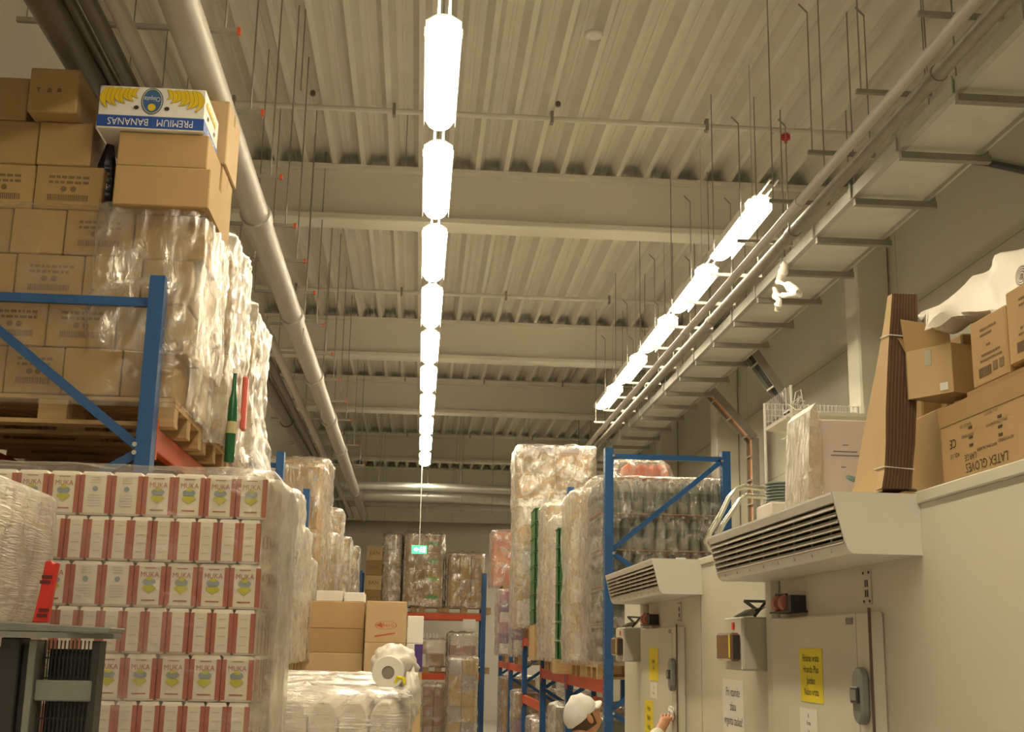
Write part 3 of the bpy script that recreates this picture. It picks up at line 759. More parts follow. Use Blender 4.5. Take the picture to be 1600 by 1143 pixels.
# ------------------------------------------------------------------ further left loads (aisle side seen at a grazing angle)
def shelf_load(y0, n, z0, z1, label, where, kind='box', fm=None, x0=-2.45, x1=-1.22, nz=4, mi=0, seed=0, amp=0.05, mm=None, ny=2, what='brown carton', keep='R'):
    y1 = y0 + 0.8
    pallet((x0 + x1) / 2, (y0 + y1) / 2, z0, 'wooden pallet under ' + where)
    stack(x0 + 0.02, x1 - 0.0, y0, y1, z0 + 0.146, z1, n, ny, nz, what, where, mi, mm=mm, keep=keep)
    if fm: film(x0 - 0.03, x1 + 0.035, y0 - 0.035, y1 + 0.035, z0 + 0.12, z1 + 0.03, label, fm, amp, 0.05, seed, cr=0.05)
L2 = 1.701
for j_, (y_, nm_) in enumerate(((6.2, 'first'), (7.12, 'second'), (8.02, 'third'))):  # unseen loads added to block floor bounce below the first beam level
    pallet(-1.84, y_ + 0.4, L2, 'added wooden pallet on the lower level of the first left bay, %s' % nm_)
    carton(-2.43, -1.22, y_, y_ + 0.8, L2 + 0.146, 2.80, 'dark brown carton block added to stop bounce light under the first left beam level, %s' % nm_, 2, tape=False)
shelf_load(11.99, 2, L2, 3.42, 'milky film over the white jar trays on the left', 'the white tray load on the left', fm=filmh_m, seed=5, nz=8, mm=[whitec_m, whitec_m, bot_m], what='white tray', ny=3)
shelf_load(12.88, 2, L2, 3.15, 'milky film over the low second load of the third left bay', 'the low third left bay load', fm=filmh_m, seed=6, nz=6, mm=[whitec_m, card[3]], what='pale tray')
shelf_load(13.8, 2, L2, 2.9, 'milky film over the lowest load of the third left bay', 'the lowest third left bay load', fm=filmh_m, seed=7, nz=5, mm=[whitec_m, bot_m], what='pale tray')
shelf_load(14.86, 2, L2, 4.08, 'film over the tall brown load behind the blue upright on the left', 'the tall brown left load', fm=film_m, seed=8, nz=6)
shelf_load(15.76, 2, L2, 4.28, 'film over the tallest brown load on the left', 'the tallest brown left load', fm=film_m, seed=9, nz=6, mi=1)
shelf_load(17.6, 2, L2, 3.5, 'film over the low load in the fifth left bay', 'the fifth bay left load', fm=filmh_m, seed=10, nz=5)
shelf_load(18.6, 2, L2, 3.95, 'film over the tall load in the fifth left bay', 'the tall fifth left bay load', fm=filmh_m, seed=11, nz=5)
shelf_load(21.2, 2, L2, 3.75, 'film over the white sheeted load in the sixth left bay', 'the sixth bay left load', fm=filmh_m, seed=12, nz=5, mi=2)
shelf_load(24.4, 2, L2, 3.85, 'film over the farthest load on the left rack', 'the farthest left load', fm=filmh_m, seed=13, nz=5, mi=2)
shelf_load(9.6, 2, L2, 2.62, 'film over the load hidden behind the flour packets', 'the second left bay', fm=filmh_m, seed=14, nz=3)
p = at(495, 738, Y=14.9)

# ------------------------------------------------------------------ flour packets
def make_pack(kind):
    w, d, h = 0.0985, 0.0665, 0.146
    t = thing('flour_packet', 'x', 'flour packet')
    g = G()
    secs = [(0.88, 0.0), (1.0, 0.008), (1.0, h - 0.014), (0.93, h - 0.006), (0.84, h)]
    # body with puffed faces
    n = []
    for sc, z in secs:
        for (sx, sy) in ((-1, -1), (0, -1.06), (1, -1), (1.02, 0), (1, 1), (0, 1.06), (-1, 1), (-1.02, 0)):
            g.v.append((sx * sc * w / 2, sy * sc * d / 2, z))
    for i in range(len(secs) - 1):
        for j in range(8):
            a = i * 8 + j; b = i * 8 + (j + 1) % 8
            g.f.append((a, b, b + 8, a + 8)); g.m.append(0)
    g.f.append(tuple(range(8))[::-1]); g.m.append(0); g.f.append(tuple(range(32, 40))); g.m.append(0)
    body = g.build('packet_body', flour_m, t)
    # red bands round the corners
    g = G(); zl, zh = 0.006, h - 0.012; e = 0.0012
    for sx in (-1, 1):
        for sy in (-1, 1):
            xo, yo = sx * (w / 2 + e), sy * (d / 2 + e); bx, by = 0.015, 0.014
            g.face([(xo, yo, zl), (xo - sx * bx, yo * 1.0 + sy * 0.0012, zl), (xo - sx * bx, yo + sy * 0.0012, zh), (xo, yo, zh)])
            g.face([(xo, yo, zl), (xo + sx * 0.0006, yo - sy * by, zl), (xo + sx * 0.0006, yo - sy * by, zh), (xo, yo, zh)])
    g.build('red_band', redp_m, t, fixn=False)
    yv = -d / 2 - 0.0035
    if kind == 'front':
        G().mesh(text('MUKA', 0.024), (0, yv, 0.105), (1, 0, 0), (0, 0, 1), sx=0.9).build('lettering', redp_m, t, fixn=False)
        lo = G().face([(0.022 * math.cos(a), yv, 0.082 + 0.012 * math.sin(a)) for a in [i * math.pi / 6 for i in range(12)]]).build('emblem', bg_m, t, fixn=False)
        G().face([(-0.024, yv - 0.0005, 0.062), (0, yv - 0.0005, 0.044), (0.024, yv - 0.0005, 0.062), (0.014, yv - 0.0005, 0.070), (-0.014, yv - 0.0005, 0.070)]).face([(0.012 * math.cos(a), yv - 0.0005, 0.092 + 0.006 * math.sin(a)) for a in [i * math.pi / 4 for i in range(8)]]).build('grain_field', yg_m, t, fixn=False)
        G().box(-0.022, 0.022, yv, yv + 0.001, 0.020, 0.024).box(-0.018, 0.018, yv, yv + 0.001, 0.126, 0.1285).build('small_print', redp_m, t)
    elif kind == 'back':
        G().face([(0.009 * math.cos(a), yv, 0.088 + 0.009 * math.sin(a)) for a in [i * math.pi / 6 for i in range(12)]]).build('stamp', bg_m, t, fixn=False)
        g = G()
        for k in range(5): g.box(-0.022, 0.022, yv, yv + 0.001, 0.030 + k * 0.009, 0.0315 + k * 0.009)
        for k in range(3): g.box(-0.016, 0.016, yv, yv + 0.001, 0.108 + k * 0.008, 0.1095 + k * 0.008)
        g.build('small_print', mat('faint_print', (0.5, 0.47, 0.42), 0.7), t)
    elif kind == 'side':
        g = G()
        xv = w / 2 + 0.0022
        for sx in (-1, 1):
            for k in range(4): g.box(sx * xv - 0.0005, sx * xv + 0.0005, -0.012, 0.012, 0.03 + k * 0.028, 0.032 + k * 0.028)
        g.build('small_print', mat('faint_print', (0.5, 0.47, 0.42), 0.7), t)
    return t
protos = {k: make_pack(k) for k in ('front', 'back', 'side')}
used = set()
def pack(kind, x, y, z, rot, label):
    g_ = 'flour packets on the near left pallet'
    rot += random.uniform(-0.02, 0.02)
    if kind not in used:
        used.add(kind); o = protos[kind]; o.location = (x, y, z); o.rotation_euler = (0, 0, rot); o['group'] = g_
    else: o = dup(protos[kind], (x, y, z), None, rot, g_)
    o['label'] = label
FX, FY, FZ = -0.520, 4.20, 2.553
rp = 0.1485
side_of = {0: 'BBFFFF', }
faces = {0: 'FFFFBBFFF', 2: 'FFFFBBF', 4: 'FFFFFFF'}
rname = ['top row', 'second row down', 'third row down', 'fourth row down', 'fifth row down', 'sixth row down']
for r in range(6):
    z = FZ - rp * (r + 1)
    if r % 2 == 0:
        pw = 0.1035; kinds = faces[r]
        for i in range(9 if r == 0 else 8):
            k = kinds[i] if i < len(kinds) else 'F'
            pack('front' if k == 'F' else 'back', FX - pw * (i + 0.5) - 0.004 * r / 2, FY + 0.04 + random.uniform(0, 0.006), z, 0,
                 'white-red flour packet %s, %s, %s from the right' % ('showing its front' if k == 'F' else 'turned to its plain back', rname[r], ORD[i]))
        for j in range(7):
            pack('side', FX - 0.5 * pw, FY + 0.04 + 0.071 * (j + 1), z, 0, 'flour packet on the aisle side behind the corner, %s, %s back' % (rname[r], ORD[j]))
    else:
        pw = 0.0715
        for i in range(13):
            pack('side', FX - 0.012 - pw * (i + 0.5), FY + 0.052 + random.uniform(0, 0.005), z, math.pi / 2, 'flour packet showing its narrow side, %s, %s from the right' % (rname[r], ORD[i]))
        for j in range(5):
            pack('back', FX - 0.012 - 0.5 * pw, FY + 0.052 + 0.104 * (j + 1), z, math.pi / 2, 'flour packet on the aisle side behind the corner, %s, %s back' % (rname[r], ORD[j]))
zbase = FZ - rp * 6
carton(-1.46, FX - 0.004, FY + 0.005, FY + 0.64, 0.146, zbase - 0.002, 'wrapped block of flour bundles below the sixth packet row', 0, tape=False, name='flour_bundle', mm=flour_m, cat='flour bundle')
pallet(-1.02, FY + 0.41, 0.0, 'wooden pallet on the floor under the flour packets')
film(-1.52, FX + 0.024, FY - 0.012, FY + 0.66, 1.45, FZ + 0.015, 'clear stretch film round the flour packets', filml_m, 0.022, 0.05, 21, cr=0.05)
film(FX - 0.06, FX + 0.040, FY + 0.04, FY + 0.69, 1.45, FZ - 0.01, 'milky loose film hanging down the aisle side of the flour packets', filmh_m, 0.03, 0.035, 22, cr=0.04)

# near left wrapped load
x0, x1, y0, y1 = -1.95, -1.165, 3.24, 4.02
carton(x0, x1, y0, y1, 0.15, 2.02, 'lower brown block of the tightly wrapped near left load', 0, tape=False, mm=mat('wrapped_goods', (0.42, 0.33, 0.24), 0.7, nscale=6, namt=0.2))
g = G(); g.prism([(x0, 2.022), (x1, 2.022), (x1 - 0.01, 2.36), (x1 - 0.07, 2.40), (x0 + 0.1, 2.44), (x0, 2.42)], 1, y0, y1)
tag(g.build('wrapped_sacks', MATS['wrapped_goods'], bevel=0.03), 'upper brown sacks of the tightly wrapped near left load', 'sacks')
film(x0 - 0.02, x1 + 0.022, y0 - 0.025, y1 + 0.02, 0.3, 2.43, 'tight finely ribbed film round the near left load', filmf_m, 0.012, 0.05, 30, cr=0.06)
pallet((x0 + x1) / 2, (y0 + y1) / 2, 0.0, 'wooden pallet on the floor under the near left load', math.pi / 2)

# ------------------------------------------------------------------ stacker truck mast
sy = 3.0
def S(px, py, y=sy): return at(px, py, Y=y)
a = S(0, 975); b = S(185, 988)
t = thing('pallet_stacker', 'dark steel mast of a hand stacker with pale top plate', 'stacker', (-0.9, sy, 0))
zt = 2.027
G().prism([(-1.02, zt - 0.012), (-0.70, zt - 0.012), (-0.695, zt), (-0.92, zt + 0.008), (-1.02, zt + 0.008)], 1, sy - 0.06, sy + 0.08).build('top_plate', mastl_m, t, bevel=0.002)
G().prism([(-0.935, sy - 0.085), (-0.86, sy - 0.085), (-0.69, sy - 0.01), (-0.69, sy + 0.02), (-0.935, sy + 0.02)], 2, zt - 0.025, zt - 0.013).build('bracket_plate', mastl_m, t)
G().box(-0.945, -0.90, sy - 0.04, sy + 0.04, 0.05, zt - 0.026).build('mast_channel', mast_m, t, bevel=0.003)
G().box(-0.878, -0.862, sy - 0.05, sy + 0.04, 0.05, zt - 0.03).build('mast_channel', mastl_m, t, bevel=0.002)
G().box(-0.898, -0.880, sy - 0.02, sy + 0.03, 0.05, zt - 0.04).build('lift_cylinder', mast_m, t)
G().box(-0.861, -0.735, sy - 0.035, sy - 0.015, 1.862, 1.908).build('cross_bar', mastl_m, t, bevel=0.003)
G().box(-0.74, -0.725, sy - 0.03, sy + 0.03, 0.05, zt - 0.03).build('mast_channel', mast_m, t)
G().box(-1.02, -0.946, sy - 0.02, sy + 0.0, 1.80, 1.98).build('mast_cover', mast_m, t)
gd = G()
for k in range(13): gd.box(-0.858 + k * 0.009, -0.8555 + k * 0.009, sy + 0.0, sy + 0.003, 0.6, zt - 0.03)
for k in range(20): gd.box(-0.86, -0.742, sy + 0.003, sy + 0.006, 1.1 + k * 0.045, 1.104 + k * 0.045)
gd.build('mesh_guard', mast_m, t)
G().box(-0.858, -0.742, sy + 0.05, sy + 0.08, 0.6, zt - 0.05).build('dark_backing', black_m, t)  # dark panel added to blacken the space behind the guard
for k in range(2): G().tube([(-0.955 - 0.012 * k, sy - 0.045, 0.6), (-0.955 - 0.012 * k, sy - 0.045, zt - 0.06)], 0.004, 6).build('lift_chain', galv_m, t)
G().box(-1.05, -0.69, sy - 0.45, sy + 0.1, 0.05, 0.30).build('drive_base', red_m, t, bevel=0.02)
for xx in (-1.0, -0.76):
    G().tube([(xx - 0.02, sy - 0.2, 0.05), (xx + 0.02, sy - 0.2, 0.05)], 0.05, 16).build('wheel', black_m, t)
    G().box(xx - 0.05, xx + 0.05, sy + 0.1, sy + 0.2, 0.05, 0.11).build('fork', mast_m, t)
t = thing('red_strap', 'folded red strap with dark marks standing on the stacker plate', 'strap', (-0.86, sy, zt + 0.008))
g = G(); z = zt + 0.009
q = [(-0.886, z), (-0.851, z), (-0.846, z + 0.07), (-0.840, z + 0.138), (-0.851, z + 0.134), (-0.858, z + 0.143), (-0.870, z + 0.14), (-0.876, z + 0.07)]
g.prism(q, 1, sy - 0.02, sy + 0.0); g.build('strap_body', red_m, t, bevel=0.002)
g = G()
for zz in (0.012, 0.088): 
    g.box(-0.877, -0.853, sy - 0.0215, sy - 0.0205, z + zz, z + zz + 0.008).box(-0.874, -0.850, sy - 0.0215, sy - 0.0205, z + zz + 0.012, z + zz + 0.02)
g.build('dark_marks', mat('dark_red', (0.12, 0.01, 0.01), 0.6), t)

# ------------------------------------------------------------------ big cartons in the aisle
YA = 14.0
def ax(px, y=YA): return at(px, 1000, Y=y).x
def az(py, y=YA, px=560): return at(px, py, Y=y).z
tops = [az(940), az(982), az(1020), az(1053)]
hh = tops[0] - tops[1]
zs = [tops[0], tops[1], tops[2], tops[3]]
z = tops[3]
carton(ax(475), ax(568), YA, YA + 0.6, zs[1] + 0.001, zs[0], 'large brown carton on top of the left pile in the aisle', 1)
carton(ax(475), ax(568), YA, YA + 0.6, zs[2] + 0.001, zs[1] - 0.001, 'large brown carton second from the top of the left aisle pile', 0)
carton(ax(473), ax(568), YA - 0.02, YA + 0.6, zs[3] + 0.001, zs[2] - 0.001, 'large brown carton third from the top of the left aisle pile', 3)
k = 4; z = zs[3]
names = ['fourth', 'fifth', 'sixth', 'seventh', 'eighth', 'ninth']
i = 0
while z > 0.35:
    z2 = max(0.15, z - 0.30); carton(ax(474), ax(568), YA, YA + 0.6, z2 + 0.001, z - 0.001, 'large brown carton, %s from the top of the left aisle pile' % names[i], i); z = z2; i += 1
pallet(-0.92, YA + 0.3, 0.0, 'wooden pallet on the floor under the left aisle pile')
carton(ax(490), ax(532), YA + 0.05, YA + 0.5, zs[0] + 0.002, az(923), 'low white carton lying on the left aisle pile', 0, mm=whitec_m, tape=False)
carton(ax(534), ax(566), YA + 0.03, YA + 0.5, zs[0] + 0.002, az(925), 'small white carton beside the low white one on the left aisle pile', 0, mm=white_m, tape=False)
def logo_print(o, x0, x1, y, z0, z1):
    cx = (x0 + x1) / 2 + 0.0; cz = z0 + (z1 - z0) * 0.42
    g = G()
    n = 24
    for i in range(n):
        a = i * 2 * math.pi / n; b = (i + 1) * 2 * math.pi / n
        P = lambda a, s: (cx + 0.12 * s * math.cos(a), y, cz + 0.045 * s * math.sin(a))
        g.face([P(a, 1), P(b, 1), P(b, 0.92), P(a, 0.92)])
    g.face([(cx - 0.11 + 0.0, y, cz), (cx - 0.05, y, cz + 0.03), (cx - 0.03, y, cz - 0.03)])
    g.mesh(text('Aero', 0.065), (cx + 0.02, y, cz + 0.002), (1, 0, 0), (0, 0, 1))
    g.face([(cx - 0.12, y, cz - 0.13), (cx + 0.1, y, cz - 0.09), (cx + 0.1, y, cz - 0.075), (cx - 0.12, y, cz - 0.11)])
    g.build('red_logo', mat('red_logo', (0.50, 0.10, 0.04), 0.7), o, fixn=False)
za, zb_, zc = az(938, 13.8), az(1003, 13.8), az(1068, 13.8)
carton(ax(570, 13.8), ax(634, 13.8), 13.8, 14.3, zb_ + 0.001, za, 'tall carton with a red oval logo, upper of two in the aisle', 3, None, logo_print)
carton(ax(570, 13.8), ax(634, 13.8), 13.8, 14.3, zc, zb_ - 0.001, 'tall carton with a red oval logo, lower of two in the aisle', 3, None, logo_print)
z = zc; i = 0
while z > 0.3:
    z2 = max(0.15, z - 0.47); carton(ax(570, 13.8), ax(634, 13.8), 13.8, 14.3, z2 + 0.001, z - 0.001, 'tall plain carton under the logo cartons, %s down' % ORD[i], 3); z = z2; i += 1
pallet(-0.2, 14.36, 0.0, 'wooden pallet on the floor under the logo cartons', math.pi / 2) if False else None
tag(G().box(ax(566), 0.13, 13.80, 14.36, 0.0, 0.145).build('wooden_pallet', wood_m), 'wooden pallet on the floor under the logo cartons', 'pallet')
y_ = 13.85
carton(ax(635.5, y_), ax(661, y_), y_, 14.3, az(1003, y_) + 0.001, az(960, y_), 'white carton right of the logo cartons', 0, mm=white_m, tape=False)
o = carton(ax(635.5, y_), ax(661, y_), y_, 14.3, az(1048, y_) + 0.001, az(1003, y_) - 0.001, 'white carton with a purple corner print right of the logo cartons', 0, mm=white_m, tape=False)
xa, xb, za, zb2 = ax(636, y_), ax(661, y_), az(1047, y_), az(1004, y_)
G().face([(xb, y_ - 0.001, zb2), (xb, y_ - 0.001, za), (xa, y_ - 0.001, za), (xa, y_ - 0.001, za + 0.07), (xb - 0.09, y_ - 0.001, za + 0.07), (xb - 0.09, y_ - 0.001, zb2)]).build('purple_print', purple_m, o, fixn=False)
z = az(1048, y_); i = 0
while z > 0.3:
    z2 = max(0.15, z - 0.42); carton(ax(635.5, y_), ax(661, y_), y_, 14.3, z2 + 0.001, z - 0.001, 'narrow brown carton under the white ones, %s down' % ORD[i], 3, tape=False); z = z2; i += 1

# ------------------------------------------------------------------ low wrapped pallets in the aisle
def packs(x0, x1, y0, y1, z1, nx, ny, nz, where, base=0.146):
    dx = (x1 - x0) / nx; dy = (y1 - y0) / ny; dz = 0.26
    z = z1 - dz * nz
    for k in range(nz):
        for j in range(ny):
            for i in range(nx):
                if 0 < i < nx - 1 and 0 < j and k < nz - 1: continue
                g = G(); X = x0 + (i + 0.5) * dx; Y = y0 + (j + 0.5) * dy; Z = z + k * dz
                # a shrink-wrapped row of bottles: rounded shoulders
                r = dx / 2 - 0.004
                prof = [(-r, 0.002), (-r, dz * 0.72), (-r * 0.8, dz * 0.86), (-r * 0.35, dz * 0.97), (r * 0.35, dz * 0.97), (r * 0.8, dz * 0.86), (r, dz * 0.72), (r, 0.002)]
                g.prism([(X + a, Z + b) for a, b in prof], 1, Y - dy / 2 + 0.004, Y + dy / 2 - 0.004)
                tag(g.build('bottle_pack', juice_m if k < nz - 1 else whitec_m, bevel=0.006), 'cream pack in %s, layer %s, column %s, row %s' % (where, ORD[k], ORD[i], ORD[j]), 'pack', 'packs on the low aisle pallets')
    carton(x0 + 0.004, x1 - 0.004, y0 + 0.004, y1 - 0.004, base, z - 0.001, 'lower block of the load in ' + where, 0, tape=False, mm=juice_m)
for n_, (ya, nm) in enumerate(((5.55, 'the nearest low wrapped aisle pallet'), (6.85, 'the second low wrapped aisle pallet'), (8.15, 'the third low wrapped aisle pallet'))):
    xl = -1.04 if n_ else -0.98
    packs(xl, -0.06, ya, ya + 1.2, 1.765, 7, 4, 2, nm)
    film(xl - 0.03, -0.025, ya - 0.03, ya + 1.23, 0.6, 1.79, 'glossy stretch film over ' + nm, filmf_m, 0.03, 0.04, 40 + n_, cr=0.05)
    t_ = pallet((xl - 0.06) / 2, ya + 0.6, 0.0, 'wooden pallet on the floor under ' + nm, math.pi / 2)
# roll of film and loose drape
t = thing('film_roll', 'white roll of stretch film lying on the low wrapped pallet', 'roll', (-0.13, 6.0, 1.80))
c = at(606, 1058, Y=6.0)
c = Vector((c.x, 6.0, max(c.z, 1.875)))
g = G(); k = 0; n = 32
g.lathe([(0.030, 0.0), (0.074, 0.0), (0.076, 0.004), (0.076, 0.30), (0.03, 0.30), (0.03, 0.02)], c, (0, 1, 0), n)
g2 = g; g2.f = g2.f[:-2]; g2.m = g2.m[:-2]
g.build('roll_body', white_m, t, smooth=True)
G().lathe([(0.0296, 0.006), (0.0296, 0.29)], c, (0, 1, 0), 24).build('core', mat('grey_core', (0.3, 0.27, 0.22), 0.8), t)
def blob(name, c0, rad, m_, amp, label, cat, seed, fl=None, n=(36, 24)):
    b = bmesh.new(); bmesh.ops.create_uvsphere(b, u_segments=n[0], v_segments=n[1], radius=1.0)
    for v in b.verts:
        p = v.co.copy(); q = p * 2.2 + Vector((seed, seed, seed))
        d = 1 + amp * (abs(noise.noise(q)) * 1.6 + abs(noise.noise(q * 2.7)) * 0.8 - 0.5)
        v.co = Vector((p.x * rad[0] * d, p.y * rad[1] * d, p.z * rad[2] * d))
        if fl is not None: v.co.z = max(v.co.z, fl)
    me_ = bpy.data.meshes.new(name); b.to_mesh(me_); b.free(); me_.materials.append(m_)
    me_.polygons.foreach_set('use_smooth', [True] * len(me_.polygons))
    o = bpy.data.objects.new(name, me_); C.objects.link(o); o.location = c0
    return tag(o, label, cat)
blob('plastic_sheet', (c.x + 0.02, c.y + 0.52, c.z + 0.03), (0.12, 0.2, 0.10), sheet_m, 0.16, 'crumpled white plastic sheet heaped behind the roll', 'plastic sheet', 3.0, fl=-0.09)
blob('plastic_sheet', (c.x + 0.105, c.y + 0.42, c.z - 0.12), (0.055, 0.14, 0.13), sheet_m, 0.22, 'loose end of white plastic sheet hanging right of the roll', 'plastic sheet', 7.0)
g = G(); q = at(632, 1080, Y=5.8)
g.tube([(-0.09, 5.75, 1.835), (-0.075, 5.74, 1.86), (-0.05, 5.74, 1.855), (-0.045, 5.73, 1.83)], [0.006, 0.012, 0.012, 0.006], 6)
tag(g.build('yellow_tie', yel_m, smooth=True), 'small yellow tie lying on the film below the roll', 'tie')

# ------------------------------------------------------------------ far rack loads
def fload(pxa, pxb, y, z0, pytop, nx, nz, where, fm, mi=0, prints=None, mm=None, seed=0, depth=0.85, what='brown carton', gap=0.004):
    xa = at(pxa, 940, Y=y).x; xb = at(pxb, 940, Y=y).x; zt_ = at((pxa + pxb) / 2, pytop, Y=y).z
    pallet((xa + xb) / 2, y + 0.5, z0 + 0.001, 'wooden pallet under ' + where) if (xb - xa) > 0 else 0
    stack(xa, xb, y + 0.05, y + 0.05 + depth, z0 + 0.147, zt_, nx, 1, nz, what, where, mi, prints=prints, mm=mm)
    if fm: film(xa - 0.03, xb + 0.03, y + 0.01, y + 0.12 + depth, z0 + 0.12, zt_ + 0.04, 'wrinkled film over ' + where, fm, 0.07, 0.07, seed, cr=0.08)
def green_print(o, x0, x1, y, z0, z1):
    if x0 < 0.02: return
    g = G(); cx = (x0 + x1) / 2; cz = (z0 + z1) / 2
    g.face([(cx + 0.15 * math.cos(a), y, cz + 0.05 * math.sin(a)) for a in [i * math.pi / 8 for i in range(16)]])
    g.build('green_print', greenp_m, o, fixn=False)
def dark_print(o, x0, x1, y, z0, z1):
    g = G(); cx = (x0 + x1) / 2; cz = (z0 + z1) / 2
    g.mesh(text('EAN', 0.12), (cx, y, cz), (1, 0, 0), (0, 0, 1)); g.build('lettering', ink_m, o, fixn=False)
fload(569, 595, 28.0, 2.72, 852, 1, 4, 'the leftmost far load, printed column', None, 2, dark_print)
fload(597, 622, 28.0, 2.72, 836, 1, 5, 'the far load of crumpled packs', filmh_m, 0, seed=51)
fload(631, 689, 28.0, 2.72, 834, 2, 4, 'the green-printed far load behind the exit sign', film_m, 0, green_print, seed=52)
fload(699, 753, 28.0, 2.72, 866, 3, 2, 'the right far load on the top beam', film_m, 1, seed=53)
fload(640, 697, 28.0, 1.42, 1002, 2, 2, 'the far load on the middle beam, left', filml_m, 0, mm=[whitec_m, card[2]], seed=54)
fload(705, 746, 28.0, 1.42, 992, 1, 3, 'the far load on the middle beam, right', film_m, 0, mm=[whitec_m, mat('pinkish', (0.45, 0.27, 0.22), 0.7)], seed=55)
random.seed(9)
zt_ = at(668, 1002, Y=28).z + 0.05
for i in range(9):
    X = at(648 + i * 5.2, 940, Y=28).x
    tag(G().lathe([(0.035, 0), (0.037, 0.08), (0.02, 0.12), (0.015, 0.14)], (X, 28.3, zt_ + 0.0), n=8).build('small_bottle', capw_m, smooth=True), 'small white bottle on the far middle load, %s from the left' % ORD[i], 'bottle', 'white bottles on the far load')
# floor level far loads
for nm, pa, pb, pt, y, mmx, sd in (('the far floor load of red goods', 664, 697, 1072, 27.2, [mat('redgoods', (0.38, 0.2, 0.17), 0.7), card[2]], 61), ('the far floor load of white goods', 702, 745, 1030, 26.6, [card[3], mat('bluegoods', (0.42, 0.40, 0.38), 0.7), card[3]], 62)):
    xa, xb = at(pa, 1000, Y=y).x, at(pb, 1000, Y=y).x
    stack(xa, xb, y, y + 0.8, 0.146, at(pa, pt, Y=y).z, 2, 1, 5, 'carton', nm, 0, mm=mmx)
    film(xa - 0.03, xb + 0.03, y - 0.04, y + 0.84, 0.15, at(pa, pt, Y=y).z + 0.04, 'wrinkled film over ' + nm, film_m, 0.06, 0.07, sd)
    tag(G().box(xa, xb, y, y + 0.8, 0, 0.144).build('wooden_pallet', woodd_m), 'wooden pallet under ' + nm, 'pallet')
# exit sign
p = at(655, 858, Y=25.0)
t = thing('exit_sign', 'green lit emergency exit sign hanging on a thin wire', 'sign', (p.x, 25.0, p.z - 0.08))
G().box(p.x - 0.15, p.x + 0.15, 25.0, 25.05, p.z - 0.08, p.z + 0.08).build('sign_panel', exit_m, t)
G().face([(p.x - 0.115, 24.995, p.z), (p.x - 0.05, 24.995, p.z + 0.045), (p.x - 0.05, 24.995, p.z + 0.015), (p.x - 0.005, 24.995, p.z + 0.015), (p.x - 0.005, 24.995, p.z - 0.015), (p.x - 0.05, 24.995, p.z - 0.015), (p.x - 0.05, 24.995, p.z - 0.045)]).face([(p.x + 0.07, 24.995, p.z - 0.055), (p.x + 0.125, 24.995, p.z - 0.055), (p.x + 0.125, 24.995, p.z + 0.055), (p.x + 0.07, 24.995, p.z + 0.055)]).build('white_arrow_and_door', exitw_m, t, fixn=False)
G().face([(p.x + 0.01, 24.995, p.z - 0.05), (p.x + 0.025, 24.995, p.z - 0.05), (p.x + 0.035, 24.995, p.z - 0.01), (p.x + 0.055, 24.995, p.z - 0.05), (p.x + 0.065, 24.995, p.z - 0.045), (p.x + 0.045, 24.995, p.z + 0.025), (p.x + 0.02, 24.995, p.z + 0.025)]).face([(p.x + 0.035 + 0.012 * math.cos(a), 24.995, p.z + 0.043 + 0.012 * math.sin(a)) for a in [i * math.pi / 5 for i in range(10)]]).build('running_figure', exitw_m, t, fixn=False)
G().tube([(p.x, 25.02, p.z + 0.08), (p.x, 25.02, 7.0)], 0.01, 6).build('suspension_wire', galv_m, t)

# ------------------------------------------------------------------ right rack loads
R1 = 1.741
# bottles in the first bay
def make_bottle():
    t = thing('water_bottle', 'x', 'bottle')
    G().lathe([(0.046, 0.0), (0.050, 0.015), (0.050, 0.10), (0.046, 0.11), (0.050, 0.12), (0.050, 0.215), (0.040, 0.255), (0.018, 0.29), (0.016, 0.30)], (0, 0, 0), n=12).build('bottle_body', bot_m, t, smooth=True)
    G().lathe([(0.0515, 0.125), (0.0515, 0.195)], (0, 0, 0), n=12).build('paper_label', botb_m, t)
    G().lathe([(0.018, 0), (0.018, 0.022), (0.016, 0.024)], (0, 0, 0.297), n=8).build('bottle_cap', capw_m, t)
    return t
bt = make_bottle(); first = True
pallet(2.22, 11.62, R1, 'wooden pallet under the wrapped bottles in the right rack')
lays = 5; zl = [R1 + 0.146 + i * 0.333 for i in range(lays)]
for k in range(lays):
    tag(G().box(1.62, 2.80, 11.22, 12.02, zl[k], zl[k] + 0.008).build('carton_sheet', tray_m), 'thin brown carton sheet under bottle layer %s in the right rack' % ORD[k], 'sheet', 'carton sheets between bottle layers')
    for i in range(11):
        for j in range(7):
            if i > 0 and j > 1: continue
            loc = (1.675 + i * 0.107, 11.28 + j * 0.112, zl[k] + 0.009)
            lab = 'water bottle in the right rack, layer %s up, column %s from left, row %s back' % (ORD[k], ORD[i], ORD[j])
            if first: bt.location = loc; bt['label'] = lab; bt['group'] = 'bottles in the right rack'; first = False
            else: dup(bt, loc, lab, None, 'bottles in the right rack')
film(1.575, 2.84, 11.18, 12.08, R1 + 0.12, zl[-1] + 0.34, 'clear film over the bottle load in the right rack', film_m, 0.03, 0.05, 71, cr=0.05)
